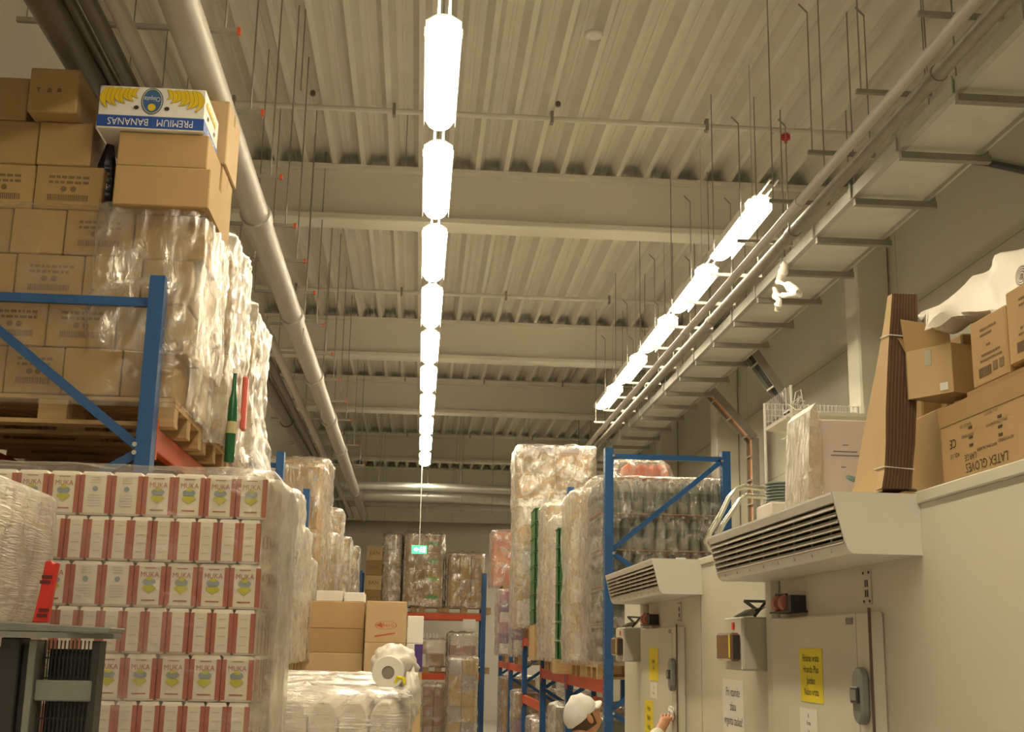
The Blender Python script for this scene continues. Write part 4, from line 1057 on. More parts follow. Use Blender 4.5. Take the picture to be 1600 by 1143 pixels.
# red-and-white packs on top of the bottles
random.seed(21)
for i, (px, py) in enumerate(((978, 745), (988, 738), (1000, 746), (1012, 744), (1024, 742), (1036, 744))):
    pz = at(px, py, Y=11.5)
    o = G().prism([(-0.05, 0), (0.05, 0), (0.045, 0.1), (0.0, 0.15), (-0.045, 0.1)], 1, -0.05, 0.05).build('red_pouch', mat('red_pouch', (0.70, 0.20, 0.10), 0.4), origin=(0, 0, 0), bevel=0.008)
    o.location = (pz.x, 11.5, zl[-1] + 0.36); o.rotation_euler = (random.uniform(-.1, .1), random.uniform(-.3, .3), random.uniform(-.6, .6))
    tag(o, 'orange-red pouch lying on the wrapped bottles, %s from the left' % ORD[i], 'pouch', 'red pouches on the bottle load')
film(1.74, 2.36, 11.35, 11.75, zl[-1] + 0.345, zl[-1] + 0.52, 'crumpled film over the red pouches', film_m, 0.05, 0.035, 72, cr=0.05, taper=0.25)
# second bay of the right rack
def rload(ya, yb, z0, z1, where, nx, ny, nz, mm, fm, sd, what='carton', x0=1.60, amp=0.05, x1=2.75, keep='L'):
    pallet(2.2, (ya + yb) / 2, z0, 'wooden pallet under ' + where)
    stack(x0, x1, ya, yb, z0 + 0.146, z1, nx, ny, nz, what, where, 0, mm=mm, keep=keep)
    if fm: film(x0 - 0.035, x1 + 0.03, ya - 0.03, yb + 0.03, z0 + 0.12, z1 + 0.03, 'milky film over ' + where, fm, amp, 0.045, sd, cr=0.05)
rload(12.22, 12.98, R1, 3.52, 'the white carton load behind the bottles', 2, 2, 6, [whitec_m, card[3]], filmh_m, 73, x0=1.54)
rload(13.98, 14.78, R1, 3.45, 'the load with a narrow green strip', 2, 2, 6, [whitec_m, whitec_m], filmh_m, 74, x0=1.56)
rload(14.90, 15.70, R1, 3.70, 'the pale load of the second right bay', 2, 2, 6, [whitec_m, whitec_m, card[3]], filmh_m, 75, x0=1.55)
# green crates columns
def crate_col(y, x, z0, n, where, w=0.30, h=0.19):
    for k in range(n):
        g = G(); X0, X1 = x, x + 0.4; Y0, Y1 = y, y + w; Z = z0 + k * h
        g.box(X0, X1, Y0, Y1, Z, Z + 0.012)
        for a in ((X0, X0 + 0.012, Y0, Y1), (X1 - 0.012, X1, Y0, Y1), (X0, X1, Y0, Y0 + 0.012), (X0, X1, Y1 - 0.012, Y1)): g.box(a[0], a[1], a[2], a[3], Z + 0.012, Z + h - 0.012)
        g.box(X0 - 0.008, X1 + 0.008, Y0 - 0.008, Y1 + 0.008, Z + h - 0.028, Z + h - 0.012)
        tag(g.build('green_crate', green_m), 'green plastic crate in %s, %s from the bottom' % (where, ORD[k]), 'crate', 'green crates in the right rack')
crate_col(13.35, 1.50, 1.89, 7, 'the front column in the right rack', 0.24, 0.2)
tag(G().box(1.48, 2.75, 13.30, 13.70, R1, R1 + 0.145).build('wooden_pallet', wood_m), 'wooden pallet under the front green crate column', 'pallet')
R3 = 2.151
crate_col(15.82, 1.475, R3 + 0.146, 8, 'the far column beside the tall wrapped load', 0.62, 0.185)
tag(G().box(1.48, 2.70, 15.78, 16.55, R3 - 0.3, R3 + 0.145).build('wooden_pallet', wood_m), 'wooden pallet stack under the far green crate column', 'pallet')
rload(16.95, 17.8, R3, 3.98, 'the tall wrapped load, lower part', 2, 2, 5, [whitec_m, card[3]], filmh_m, 76, x0=1.36, keep='LF')
stack(1.36, 2.36, 16.95, 17.75, 4.02, 4.66, 2, 1, 2, 'brown carton', 'the top of the tallest right load', 1)
carton(1.40, 2.30, 16.97, 17.7, 4.662, 4.74, 'flat purple-white carton on the very top of the right load', 0, mm=mat('lilac_carton', (0.48, 0.42, 0.48), 0.5), tape=False)
film(1.31, 2.40, 16.90, 17.82, 3.9, 4.76, 'very shiny film over the topmost cartons on the right', filmh_m, 0.06, 0.045, 77, cr=0.04)
rload(18.1, 18.9, R3, 3.6, 'the load behind the tallest right load', 2, 2, 4, [whitec_m, card[0]], filmh_m, 78, x0=1.45)
rload(19.75, 20.6, R1, 3.3, 'the white and purple pack load', 2, 2, 6, [whitec_m, mat('purple_pack', (0.24, 0.15, 0.27), 0.5), mat('blue_pack', (0.12, 0.16, 0.34), 0.5)], filmh_m, 79, x0=1.55)
rload(22.6, 23.4, R1, 3.0, 'the purple pack load farther back', 2, 2, 6, [whitec_m, MATS['purple_pack'], mat('pink_pack', (0.5, 0.25, 0.33), 0.5)], film_m, 80, x0=1.5)
rload(23.6, 24.4, 3.001, 4.15, 'the high orange-topped load far right', 2, 1, 3, [mat('orange_pack', (0.58, 0.23, 0.15), 0.5), mat('orange_pack2', (0.66, 0.30, 0.18), 0.5)], film_m, 81, x0=1.42, x1=2.6)
# lower level loads on the floor
for nm, ya, yb, zt_, mm_, sd in (('the wrapped floor load under the first right bay', 11.3, 12.1, 1.38, [bot_m, whitec_m], 82), ('the green-labelled floor load in the second right bay', 14.0, 14.8, 1.35, [whitec_m, green_m, bot_m], 83),
                                 ('the white floor load in the third right bay', 17.0, 17.8, 1.05, [whitec_m, MATS['purple_pack']], 84), ('the purple floor load in the fourth right bay', 19.9, 20.7, 1.3, [whitec_m, MATS['purple_pack'], card[2]], 85),
                                 ('the brown floor load in the fifth right bay', 22.8, 23.6, 1.45, [card[2], card[0]], 86)):
    rload(ya, yb, 0.0, zt_, nm, 2, 2, 3, mm_, film_m, sd, x0=1.60)

# ------------------------------------------------------------------ cold room
CX = 1.6; CT = 2.515
cr_ = thing('cold_room', 'large cream insulated cold room with two doors on the right', 'cold room', (2.6, 5, 0))
G().box(CX, 3.9, 0.9, 9.62, 0.0, CT - 0.04).build('wall_panel', cold_m, cr_)
G().box(CX - 0.012, 3.92, 0.88, 9.64, CT - 0.039, CT).build('roof_trim', cold_m, cr_, bevel=0.004)
for ya in (2.86, 5.62, 7.0): G().box(CX - 0.002, CX, ya, ya + 0.004, 0, CT - 0.04).build('panel_joint', slat_m, cr_)
def door(y0, y1, lab):
    zt_ = 2.145; x = CX - 0.055
    d = G().box(x, CX - 0.001, y0, y1, 0.05, zt_).build('door', coldd_m, cr_, bevel=0.006)
    G().box(x - 0.004, x, y0 + 0.115, y0 + 0.12, 0.05, zt_).build('edge_seam', slat_m, d)
    G().box(x - 0.012, x + 0.02, y0 - 0.022, y0 - 0.006, 0.05, zt_ + 0.012).build('locking_rod', mat('rod_brown', (0.12, 0.08, 0.06), 0.5), d)
    G().box(x - 0.02, CX, y0 + 0.0, y0 + 0.3, zt_ + 0.001, zt_ + 0.006).build('top_edge', latch_m, d)
    # latch body
    o = thing_child('latch', d)
    return x
def thing_child(n, p): return None
for (y0, y1) in ((4.21, 5.41), (7.42, 8.58)):
    zt_ = 2.145; x = CX - 0.055
    d = G().box(x, CX - 0.001, y0, y1, 0.05, zt_).build('door', coldd_m, cr_, bevel=0.006)
    G().box(x - 0.001, x, y0 + 0.125, y0 + 0.128, 0.05, zt_).build('edge_seam', slat_m, d)
    G().box(x - 0.004, x + 0.004, y0 - 0.012, y0 - 0.002, 0.05, zt_ + 0.012).build('locking_rod', mat('rod_brown', (0.12, 0.08, 0.06), 0.5), d)
    G().box(CX - 0.045, CX - 0.001, y1 + 0.03, y1 + 0.11, 0.0, 2.33).build('door_jamb', cold_m, cr_, bevel=0.004)
    # capsule latch
    yc, zc2 = y0 + 0.055, 1.862; n = 12; pr = []
    for i in range(n + 1): a = math.pi * i / n; pr.append((yc + 0.045 * math.cos(a), zc2 + 0.05 + 0.045 * math.sin(a)))
    for i in range(n + 1): a = math.pi + math.pi * i / n; pr.append((yc + 0.045 * math.cos(a), zc2 - 0.05 + 0.045 * math.sin(a)))
    lt = G().prism(pr, 0, x - 0.035, x - 0.001).build('latch', latch_m, d, bevel=0.008)
    G().box(x - 0.045, x - 0.036, yc - 0.035, yc + 0.035, zc2 - 0.025, zc2 + 0.03).build('latch_button', black_m, lt, bevel=0.003)
    G().box(x - 0.049, x - 0.0455, yc - 0.026, yc + 0.026, zc2 - 0.015, zc2 + 0.02).build('latch_plate', mastl_m, lt)
    # small maker's plate
    G().box(x - 0.003, x - 0.001, y0 + 0.155, y0 + 0.225, 2.105, 2.128).build('small_plate', latch_m, d)
    # screwed plate above
    pl = G().box(CX - 0.006, CX - 0.001, y0 + 0.10, y0 + 0.18, 2.175, 2.295).build('screw_plate', mat('screw_plate', (0.60, 0.58, 0.50), 0.35), cr_)
    g = G()
    for a in (0.112, 0.168):
        for b in (2.185, 2.285): g.tube([(CX - 0.009, y0 + a, b), (CX - 0.006, y0 + a, b)], 0.005, 8)
    g.box(CX - 0.008, CX - 0.006, y0 + 0.125, y0 + 0.135, 2.20, 2.225).box(CX - 0.008, CX - 0.006, y0 + 0.145, y0 + 0.155, 2.20, 2.225).box(CX - 0.008, CX - 0.006, y0 + 0.125, y0 + 0.135, 2.235, 2.26).box(CX - 0.008, CX - 0.006, y0 + 0.145, y0 + 0.155, 2.235, 2.26)
    g.build('screws_and_slots', black_m, pl)
    # roller fittings above the hinge side
    hf = G().box(x - 0.02, CX - 0.001, y1 - 0.36, y1 - 0.06, 2.165, 2.172).build('roller_bracket', black_m, cr_)
    for k, yy in enumerate((y1 - 0.12, y1 - 0.23)):
        G().lathe([(0.012, 0), (0.034, 0.004), (0.036, 0.018), (0.028, 0.026)], (x - 0.0, yy, 2.205), (0, -1, 0), 16).build('pink_roller', pink_m, hf, smooth=True)
    G().box(x - 0.01, CX - 0.001, y1 - 0.34, y1 - 0.27, 2.172, 2.235).tube([(x, y1 - 0.25, 2.20), (x, y1 - 0.25, 2.24), (x, y1 - 0.10, 2.245), (x, y1 - 0.10, 2.20)], 0.006, 6).build('black_clamp', black_m, hf)

# notices
def notice(x, y0, y1, z0, z1, m_, lines, label, size, name='notice_sheet', tm=None, sx=1.0):
    o = G().box(x - 0.0015, x - 0.0005, y0, y1, z0, z1).build(name, m_, origin=(x, (y0 + y1) / 2, z0))
    g = G(); n = len(lines); h = z1 - z0
    for i, l in enumerate(lines):
        if l: g.mesh(text(l, size), (x - 0.0022, (y0 + y1) / 2, z1 - h * (i + 0.9) / (n + 0.8)), (0, -1, 0), (0, 0, 1), sx=sx)
    g.build('lettering', tm or inkd_m, o, fixn=False)
    tag(o, label, 'notice'); return o
DX = CX - 0.0555
notice(DX, 4.72, 5.00, 1.815, 2.02, yel_m, ['Hranas vrata', 'Hranda Plus', 'Jambo:', 'Nabo vrata'], 'yellow notice with four lines of dark lettering on the near door', 0.040)
notice(DX, 4.80, 5.02, 1.62, 1.79, white_m, ['#', 'Vrata', 'se', '', ''], 'white notice just below the yellow one on the near door', 0.024)
notice(CX, 6.10, 6.52, 1.60, 1.865, white_m, ['Pri vzamite', 'zlasu', 'vrganta zaslati!'], 'white notice with large lettering between the two doors', 0.062)
notice(DX, 7.98, 8.30, 1.81, 2.015, yel_m, ['', 'Jambo', 'ob', ''], 'yellow notice in the middle of the far door', 0.040)
notice(DX, 8.16, 8.47, 1.46, 1.68, yel_m, ['Hrani', 'Nabo', 'vrata'], 'yellow notice lower on the far door beside the raised hand', 0.050)
notice(DX, 8.02, 8.26, 1.70, 1.80, white_m, ['st', 'Vrata se'], 'small white notice between the yellow ones on the far door', 0.022)

# control boxes
def control(y0, y1, lab):
    x0 = CX - 0.15; z0, z1 = 1.92, 2.155
    t = thing('control_box', lab, 'control box', (x0 + 0.07, (y0 + y1) / 2, z0))
    G().box(x0, CX - 0.001, y0, y1, z0, z1).build('housing', mat('control_grey', (0.46, 0.45, 0.36), 0.5), t, bevel=0.008)
    G().box(x0 - 0.004, x0, y0 + 0.01, y1 - 0.01, z0 + 0.005, z1 - 0.005).build('front_panel', cold_m, t)
    cv = G().box(x0 - 0.05, x0 - 0.0045, y0 + 0.02, y1 - 0.06, z0 + 0.04, z0 + 0.165).build('smoked_cover', smoke_m, t, bevel=0.01)
    G().box(x0 - 0.0515, x0 - 0.0505, y0 + 0.03, y0 + 0.055, z0 + 0.055, z0 + 0.155).build('yellow_strip', yel_m, cv)
    G().box(x0 - 0.04, x0 - 0.01, y0 + 0.018, y0 + 0.0199, z0 + 0.05, z0 + 0.155).build('dark_edge', black_m, cv)
    G().box(x0 - 0.009, x0 - 0.0045, y0 + 0.12, y0 + 0.16, z1 - 0.055, z1 - 0.022).build('red_switch', red_m, t, bevel=0.002)
    # papers and a clip on top
    o = G().face([(x0 + 0.02, y0 + 0.02, z1 + 0.03), (x0 + 0.12, y0 + 0.01, z1 + 0.05), (x0 + 0.11, y0 + 0.22, z1 + 0.012), (x0 + 0.01, y0 + 0.2, z1 + 0.004)])
    o.face([(x0 + 0.02, y0 + 0.02, z1 + 0.028), (x0 + 0.12, y0 + 0.01, z1 + 0.048), (x0 + 0.11, y0 + 0.22, z1 + 0.010), (x0 + 0.01, y0 + 0.2, z1 + 0.002)])
    tag(o.build('paper_card', white_m, fixn=False), 'white paper card lying on top of the %s' % ('nearer control box' if y0 < 7 else 'farther control box'), 'paper')
    k = G().bar((x0 + 0.06, y0 + 0.02, z1 + 0.002), (x0 + 0.12, y0 + 0.02, z1 + 0.075), 0.01, 0.012).bar((x0 + 0.12, y0 + 0.02, z1 + 0.07), (x0 + 0.05, y0 + 0.14, z1 + 0.075), 0.01, 0.012).bar((x0 + 0.05, y0 + 0.14, z1 + 0.075), (x0 + 0.08, y0 + 0.03, z1 + 0.03), 0.01, 0.012)
    tag(k.build('black_clip', black_m), 'bent black clip on top of the %s' % ('nearer control box' if y0 < 7 else 'farther control box'), 'clip')
control(5.53, 5.88, 'grey control box with smoked cover between the cold room doors')
control(8.74, 9.09, 'grey control box with smoked cover beyond the far door')

# ------------------------------------------------------------------ cooler units
def cooler(y0, y1, lab):
    t = thing('cooler_unit', lab, 'cooler', (CX - 0.15, (y0 + y1) / 2, 2.31))
    x = CX - 0.0005
    fr_ = [(x, 2.508), (1.311, 2.508), (1.350, 2.345), (1.356, 2.326), (1.372, 2.312), (x, 2.312)]
    for ya, yb in ((y0, y0 + 0.012), (y1 - 0.012, y1)): G().prism(fr_, 1, ya, yb).build('end_panel', ac_m, t)
    G().box(1.311, x, y0 + 0.0125, y1 - 0.0125, 2.500, 2.508).build('top_panel', ac_m, t)
    G().prism([(1.311, 2.4995), (1.325, 2.4995), (1.333, 2.474), (1.3175, 2.474)], 1, y0 + 0.0125, y1 - 0.0125).build('front_rail', ac_m, t)
    G().prism([(1.350, 2.345), (1.356, 2.326), (1.372, 2.312), (x, 2.312), (x, 2.320), (1.38, 2.320), (1.362, 2.345)], 1, y0 + 0.0125, y1 - 0.0125).build('bottom_panel', ac_m, t, bevel=0.002)
    G().box(1.40, 1.41, y0 + 0.0125, y1 - 0.0125, 2.321, 2.499).build('dark_interior', dark_m, t)
    g = G()
    for k in range(6):
        zc = 2.463 - k * 0.0215; xs = 1.3175 + (2.474 - zc) * 0.26
        g.prism([(xs, zc - 0.009), (xs + 0.003, zc - 0.011), (xs + 0.030, zc + 0.004), (xs + 0.004, zc + 0.004)], 1, y0 + 0.02, y1 - 0.02)
    g.build('louvre_grille', slat_m, t)
    g = G()
    for k in range(8): 
        yk = y0 + 0.15 + (y1 - y0 - 0.3) * k / 7; g.box(1.352, 1.358, yk, yk + 0.004, 2.325, 2.47)
    g.build('grille_wire', galvd_m, t)
    G().box(1.5, 1.55, y0 + 0.2, y0 + 0.25, 2.508, 2.53).build('pipe_clip', white_m, t)
cooler(3.85, 5.58, 'near cream cooler unit with dark louvres above the near door')
cooler(6.95, 8.72, 'far cream cooler unit with dark louvres above the far door')

# ------------------------------------------------------------------ things on the cold room roof
TOP = CT + 0.001
def ce_print(o, x0, x1, y, z0, z1): pass
xf = 1.63; ya, yb = 3.10, 3.735; zt_ = 2.755
o = tag(G().box(xf, xf + 0.42, ya, yb, TOP, zt_).build('glove_carton', card[1], bevel=0.006), 'large brown carton printed upside down with LATEX GLOVES', 'box')
fl = G().prism([(xf - 0.002, 2.70), (xf - 0.006, zt_ + 0.004), (xf, zt_ + 0.004), (xf, 2.70)], 1, ya, yb).build('flap_fold', card[0], o)
g = G(); Xp = xf - 0.0012
def rot_text(s, sz, y, z, sx=1): g.mesh(text(s, sz), (Xp, y, z), (0, 1, 0), (0, 0, -1), sx=sx)
rot_text('LATEX GLOVES', 0.040, 3.43, 2.552, 1.0)
rot_text('LARGE', 0.027, 3.53, 2.583)
rot_text('AQL 1.5', 0.019, 3.635, 2.600)
rot_text('CE', 0.040, 3.645, 2.640)
for k, (yy, zz, ww) in enumerate(((3.42, 2.595, 0.012), (3.30, 2.60, 0.012), (3.54, 2.648, 0.01), (3.35, 2.655, 0.01), (3.55, 2.68, 0.01), (3.38, 2.69, 0.01))):
    rot_text(('NATURAL RUBBER', 'NON STERILE', 'POWDERED', 'SMOOTH SURFACE', 'SINGLE USE', '10 x 100 PCS')[k], 0.0135, yy, zz, 1.15)
for yy in (3.52, 3.33):
    for zz in (2.612, 2.635, 2.665): 
        k = len(g.v); g.box(Xp - 0.0004, Xp + 0.0004, yy - 0.012, yy + 0.012, zz, zz + 0.007)
g.build('lettering', mat('dark_brown_ink', (0.07, 0.045, 0.03), 0.7), o, fixn=False)
# tan panels leaning behind
for k in range(3):
    tag(G().box(1.70 + 0.02 * k, 2.10, 3.75 + 0.035 * k, 3.78 + 0.035 * k, TOP, 2.80 - 0.01 * k).build('flat_carton', card[(k + 1) % 3]), 'folded flat carton standing upright behind the glove carton, %s' % ['nearest', 'middle', 'farthest'][k], 'flat carton', 'folded cartons behind the glove carton')
def stencil(o, x, y0, y1, z0, z1):
    g = G(); h = z1 - z0; w = y1 - y0
    rnd = random.Random(4)
    for zz, a, b in ((0.80, 0.3, 0.75), (0.72, 0.3, 0.6), (0.55, 0.45, 0.55), (0.42, 0.3, 0.8), (0.34, 0.25, 0.85)):
        yy = y1 - a * w
        while yy > y1 - b * w:
            ll = rnd.uniform(0.006, 0.014); g.box(x - 0.0014, x - 0.0006, yy - ll, yy, z0 + h * zz, z0 + h * zz + 0.006); yy -= ll + 0.004
    yy = y1 - 0.2 * w
    while yy > y1 - 0.55 * w:
        ll = rnd.uniform(0.0015, 0.004); g.box(x - 0.0014, x - 0.0006, yy - ll, yy, z0 + h * 0.12, z0 + h * 0.26); yy -= ll + 0.002
    for k in range(2): g.box(x - 0.0014, x - 0.0006, y0 + w * (0.1 + 0.18 * k), y0 + w * (0.22 + 0.18 * k), z0 + h * 0.15, z0 + h * 0.28)
    g.build('stamped_print', ink_m, o)
for lab, y0, y1, z0, z1 in (('brown carton with sideways printed text standing on the glove carton', 3.287, 3.515, 2.782, 2.985), ('brown carton at the right edge, nearer than the printed one', 3.02, 3.278, 2.80, 3.015)):
    o = G().box(1.645, 2.0, y0, y1, z0, z1).build('cardboard_box', card[1], bevel=0.005); stencil(o, 1.645, y0, y1, z0, z1); tag(o, lab, 'box')
o = tag(G().box(1.64, 2.02, 3.02, 3.55, 2.762, 2.780).build('flat_carton', card[2]), 'thin flat carton between the glove carton and the printed one', 'flat carton')
# open box turned on its corner
t = thing('open_box', 'open brown box turned cornerwise with raised flap and tape', 'box', (1.70, 3.90, 2.80))
c = Vector((1.70, 3.80, 0)); 
A = Vector((1.665, 3.70, 0)); Bv = Vector((-0.62, 1.0, 0)).normalized(); Cv = Vector((1.0, 0.30, 0)).normalized()
z0, z1 = 2.815, 2.975
def wallp(p, d, L, za, zb, th=0.004):
    n = d.cross(Vector((0, 0, 1))); g = G()
    k = [p, p + d * L, p + d * L + n * th, p + n * th]
    g.prism([(q.x, q.y) for q in k], 2, za, zb); return g
wallp(A, Bv, 0.17, z0, z1).build('side_wall', card[3], t)  # light falling on this side is put into its paler cardboard
wallp(A, Cv, 0.22, z0, z1).build('side_wall', card[0], t)
wallp(A + Bv * 0.17, Cv, 0.22, z0, z1).build('side_wall', card[0], t)
wallp(A + Cv * 0.22, Bv, 0.17, z0, z1).build('side_wall', card[3], t)
pA = A + Vector((0, 0, z0)); G().face([pA, pA + Bv * 0.17, pA + Bv * 0.17 + Cv * 0.22, pA + Cv * 0.22]).face([q + Vector((0, 0, 0.003)) for q in (pA, pA + Bv * 0.17, pA + Bv * 0.17 + Cv * 0.22, pA + Cv * 0.22)]).build('box_bottom', card[0], t, fixn=False)
q0 = A + Bv * 0.17 + Vector((0, 0, z1)); q1 = q0 + Cv * 0.26
g = G(); up = Vector((-0.01, 0.01, 0.05))
g.face([q0, q1, q1 + up, q0 + up + Vector((-0.01, 0, 0))]).face([q0 + Vector((0, 0.004, 0)), q1 + Vector((0, 0.004, 0)), q1 + up + Vector((0, 0.004, 0)), q0 + up + Vector((-0.01, 0.004, 0))])
g.build('raised_flap', card[0], t, fixn=False)
q0 = A + Vector((0, 0, z1)); q1 = A + Bv * 0.17 + Vector((0, 0, z1)); ou = Vector((-0.045, -0.02, 0.05))
FQ = [q1, q1 + Vector((-0.012, 0, 0.112)), q0 + Vector((-0.004, 0, 0.052)), q0]
G().face(FQ).face([q + Vector((0.003, 0.003, 0)) for q in FQ]).build('side_flap', card[0], t, fixn=False)
tag(G().box(1.84, 2.05, 4.0, 4.2, 2.815, 3.09).build('cardboard_box', card[0], bevel=0.006), 'brown carton just behind the open box under the white sheeting', 'box')
m0 = A + Bv * 0.085 - Bv.cross(Vector((0, 0, 1))) * 0.001
tp = Vector((m0.x, m0.y, 0))
G().face([tp + Bv * -0.012 + Vector((0, 0, z1 - 0.06)), tp + Bv * 0.012 + Vector((0, 0, z1 - 0.06)), tp + Bv * 0.012 + Vector((0, 0, z1 - 0.01)), tp + Bv * -0.012 + Vector((0, 0, z1 - 0.01))]).build('shiny_tape', chrome_m, t, fixn=False)
G().face([tp + Bv * -0.07 + Vector((-0.002, -0.002, z0 + 0.01)), tp + Bv * -0.04 + Vector((-0.002, -0.002, z0 + 0.01)), tp + Bv * -0.04 + Vector((-0.002, -0.002, z0 + 0.035)), tp + Bv * -0.07 + Vector((-0.002, -0.002, z0 + 0.035))]).build('white_label', white_m, t, fixn=False)
o = tag(G().box(1.72, 2.1, 3.88, 4.2, TOP, 2.812).build('cardboard_box', card[1], bevel=0.006), 'brown carton under the open cornerwise box', 'box')
o = tag(G().box(1.78, 2.2, 4.22, 4.5, TOP, 3.12).build('cardboard_box', card[2], bevel=0.006), 'tall brown carton half hidden behind the open box', 'box')
# white sheeting on top
g = G(); nx, ny = 26, 14
edge = [(1442, 500, 3.80), (1440, 486, 3.95), (1470, 478, 4.0), (1500, 455, 3.95), (1525, 432, 3.85), (1545, 420, 3.8), (1560, 404, 3.75), (1580, 402, 3.7), (1600, 394, 3.65), (1660, 380, 3.55), (1720, 385, 3.4)]
bot = [(1450, 512, 3.6), (1462, 508, 3.62), (1482, 492, 3.62), (1510, 490, 3.6), (1530, 488, 3.55), (1545, 486, 3.5), (1560, 484, 3.45), (1580, 474, 3.40), (1600, 462, 3.38), (1660, 450, 3.3), (1720, 445, 3.2)]
def lerp_l(L, u):
    f_ = u * (len(L) - 1); i = min(int(f_), len(L) - 2); a = f_ - i
    return [L[i][k] * (1 - a) + L[i + 1][k] * a for k in range(3)]
for j in range(ny + 1):
    for i in range(nx + 1):
        u, v = i / nx, j / ny
        e = lerp_l(edge, u); b_ = lerp_l(bot, u)
        p0 = at(e[0], e[1], Y=e[2]); p1 = at(b_[0], b_[1], Y=b_[2])
        if v <= 0.75:
            q = p0.lerp(p1, v / 0.75)
            q += Vector((-0.25, -1, 0.5)) * (0.03 * math.sin(v / 0.75 * math.pi)) + Vector(noise.noise_vector(Vector((u * 6, v * 3, 0.5)))) * 0.03
        else:
            q = p1 + Vector((0.12, 0.10, 0.01)) * ((v - 0.75) / 0.25)
        g.v.append(tuple(q))
for j in range(ny):
    for i in range(nx):
        a = j * (nx + 1) + i; g.f.append((a, a + 1, a + nx + 2, a + nx + 1)); g.m.append(0)
o = g.build('plastic_sheet', sheet_m, smooth=True, fixn=False); tag(o, 'large white plastic sheeting heaped over the cartons at the right edge', 'plastic sheet')
sd = o.modifiers.new('thick', 'SOLIDIFY'); sd.thickness = 0.004
# support cartons under the sheet
o = tag(G().box(2.06, 2.42, 3.45, 3.95, 2.52, 3.04).build('cardboard_box', card[0], bevel=0.006), 'brown carton beneath the white sheeting', 'box')
c = at(1597, 448, X=1.66)
g = G()
sp = []
for i in range(70):
    a = i * 0.35; r = 0.008 + 0.00115 * i * 0.35 * 0.9
    sp.append(Vector((c.x, c.y + r * math.cos(a) * 1.25, 3.045 + r * math.sin(a))))
for a, b_ in zip(sp, sp[1:]):
    g.face([a, b_, b_ + Vector((0.3, 0, 0)), a + Vector((0.3, 0, 0))])
    g.face([a, b_, b_ + (b_ - Vector((c.x, c.y, 3.045))).normalized() * 0.003, a + (a - Vector((c.x, c.y, 3.045))).normalized() * 0.003])
tag(g.build('sheeting_roll', sheet_m, fixn=False), 'rolled end of pale sheeting at the right edge above the cartons', 'roll')
# bundle of flat cartons standing on edge (curved, tied)
yA = 3.86
def FB(px, py, y): return at(px, py, Y=y)
fb = thing('carton_bundle', 'tall string-tied bundle of dark-edged flat cartons standing upright', 'carton bundle', (1.52, 3.9, TOP))
prof = [(1378, 1424, 762), (1382, 1426, 735), (1384, 1430, 690), (1384, 1432, 640), (1386, 1433, 590), (1388, 1434, 545), (1391, 1434, 500), (1394, 1433, 458)]
L_, R_, BK = [], [], []
for i, (pl_, pr_, py) in enumerate(prof):
    a = FB(pl_, py, yA); b_ = FB(pr_, py, yA)
    z = max(TOP, a.z); L_.append(Vector((a.x, yA, z))); R_.append(Vector((b_.x, yA, z)))
dep = [0.0] * 8
g = G(); k = 0
wid = [0.50, 0.46, 0.38, 0.30, 0.22, 0.15, 0.09, 0.05]
for i in range(8):
    back = Vector((0.0, (0.30, 0.27, 0.22, 0.17, 0.13, 0.09, 0.06, 0.04)[i], 0))
    g.v += [tuple(L_[i]), tuple(R_[i]), tuple(R_[i] + back), tuple(L_[i] + back)]
for i in range(7):
    a = i * 4
    g.f += [(a, a + 1, a + 5, a + 4)]; g.m.append(0)
    g.f += [(a + 1, a + 2, a + 6, a + 5)]; g.m.append(0)
    g.f += [(a + 2, a + 3, a + 7, a + 6)]; g.m.append(0)
    g.f += [(a + 3, a, a + 4, a + 7)]; g.m.append(1)
g.f += [(0, 3, 2, 1), (28, 29, 30, 31)]; g.m += [0, 0]
g.build('flat_sheets', [cdark_m, card[3]], fb)
g = G()
for k in range(1, 9):
    pp = []
    for i in range(8): pp.append(L_[i].lerp(R_[i], k / 9) + Vector((0, -0.0008, 0)))
    g.tube(pp, 0.0011, 4)
g.build('sheet_edges', mat('edge_dark', (0.06, 0.03, 0.02), 0.9), fb)
for i, (f_) in enumerate(((4.75 + 0.95, 0), (1.0, 1))):
    u = (5.45, 1.1)[i]; j = int(u); a = u - j
    l = L_[j].lerp(L_[j + 1], a); r = R_[j].lerp(R_[j + 1], a)
    dd = (0.07, 0.26)[i]
    G().tube([l + Vector((-0.003, dd, 0.01)), l + Vector((-0.003, -0.003, 0.004)), r + Vector((0.003, -0.003, -0.002)), r + Vector((0.003, dd, 0))], 0.0022, 6).build('string', white_m, fb)
# pale panel leaning against the bundle
P_ = [at(1330, 752, Y=4.05), at(1378, 760, Y=3.88), at(1385, 620, Y=3.88), at(1391, 472, Y=3.88), at(1372, 560, Y=4.0), at(1352, 660, Y=4.03)]
P_[0].z = TOP; P_[1].z = TOP
P_ = [Vector((min(q.x, 1.5 + 0.2), q.y, q.z)) for q in P_]
g = G(); g.face(P_); g.face([q + Vector((0.004, 0.004, 0)) for q in P_])
for a, b_ in zip(P_, P_[1:] + P_[:1]): g.face([a, b_, b_ + Vector((0.004, 0.004, 0)), a + Vector((0.004, 0.004, 0))])
tag(g.build('cardboard_sheet', card[3], fixn=True), 'pale leaning cardboard sheet left of the tied carton bundle', 'cardboard sheet')
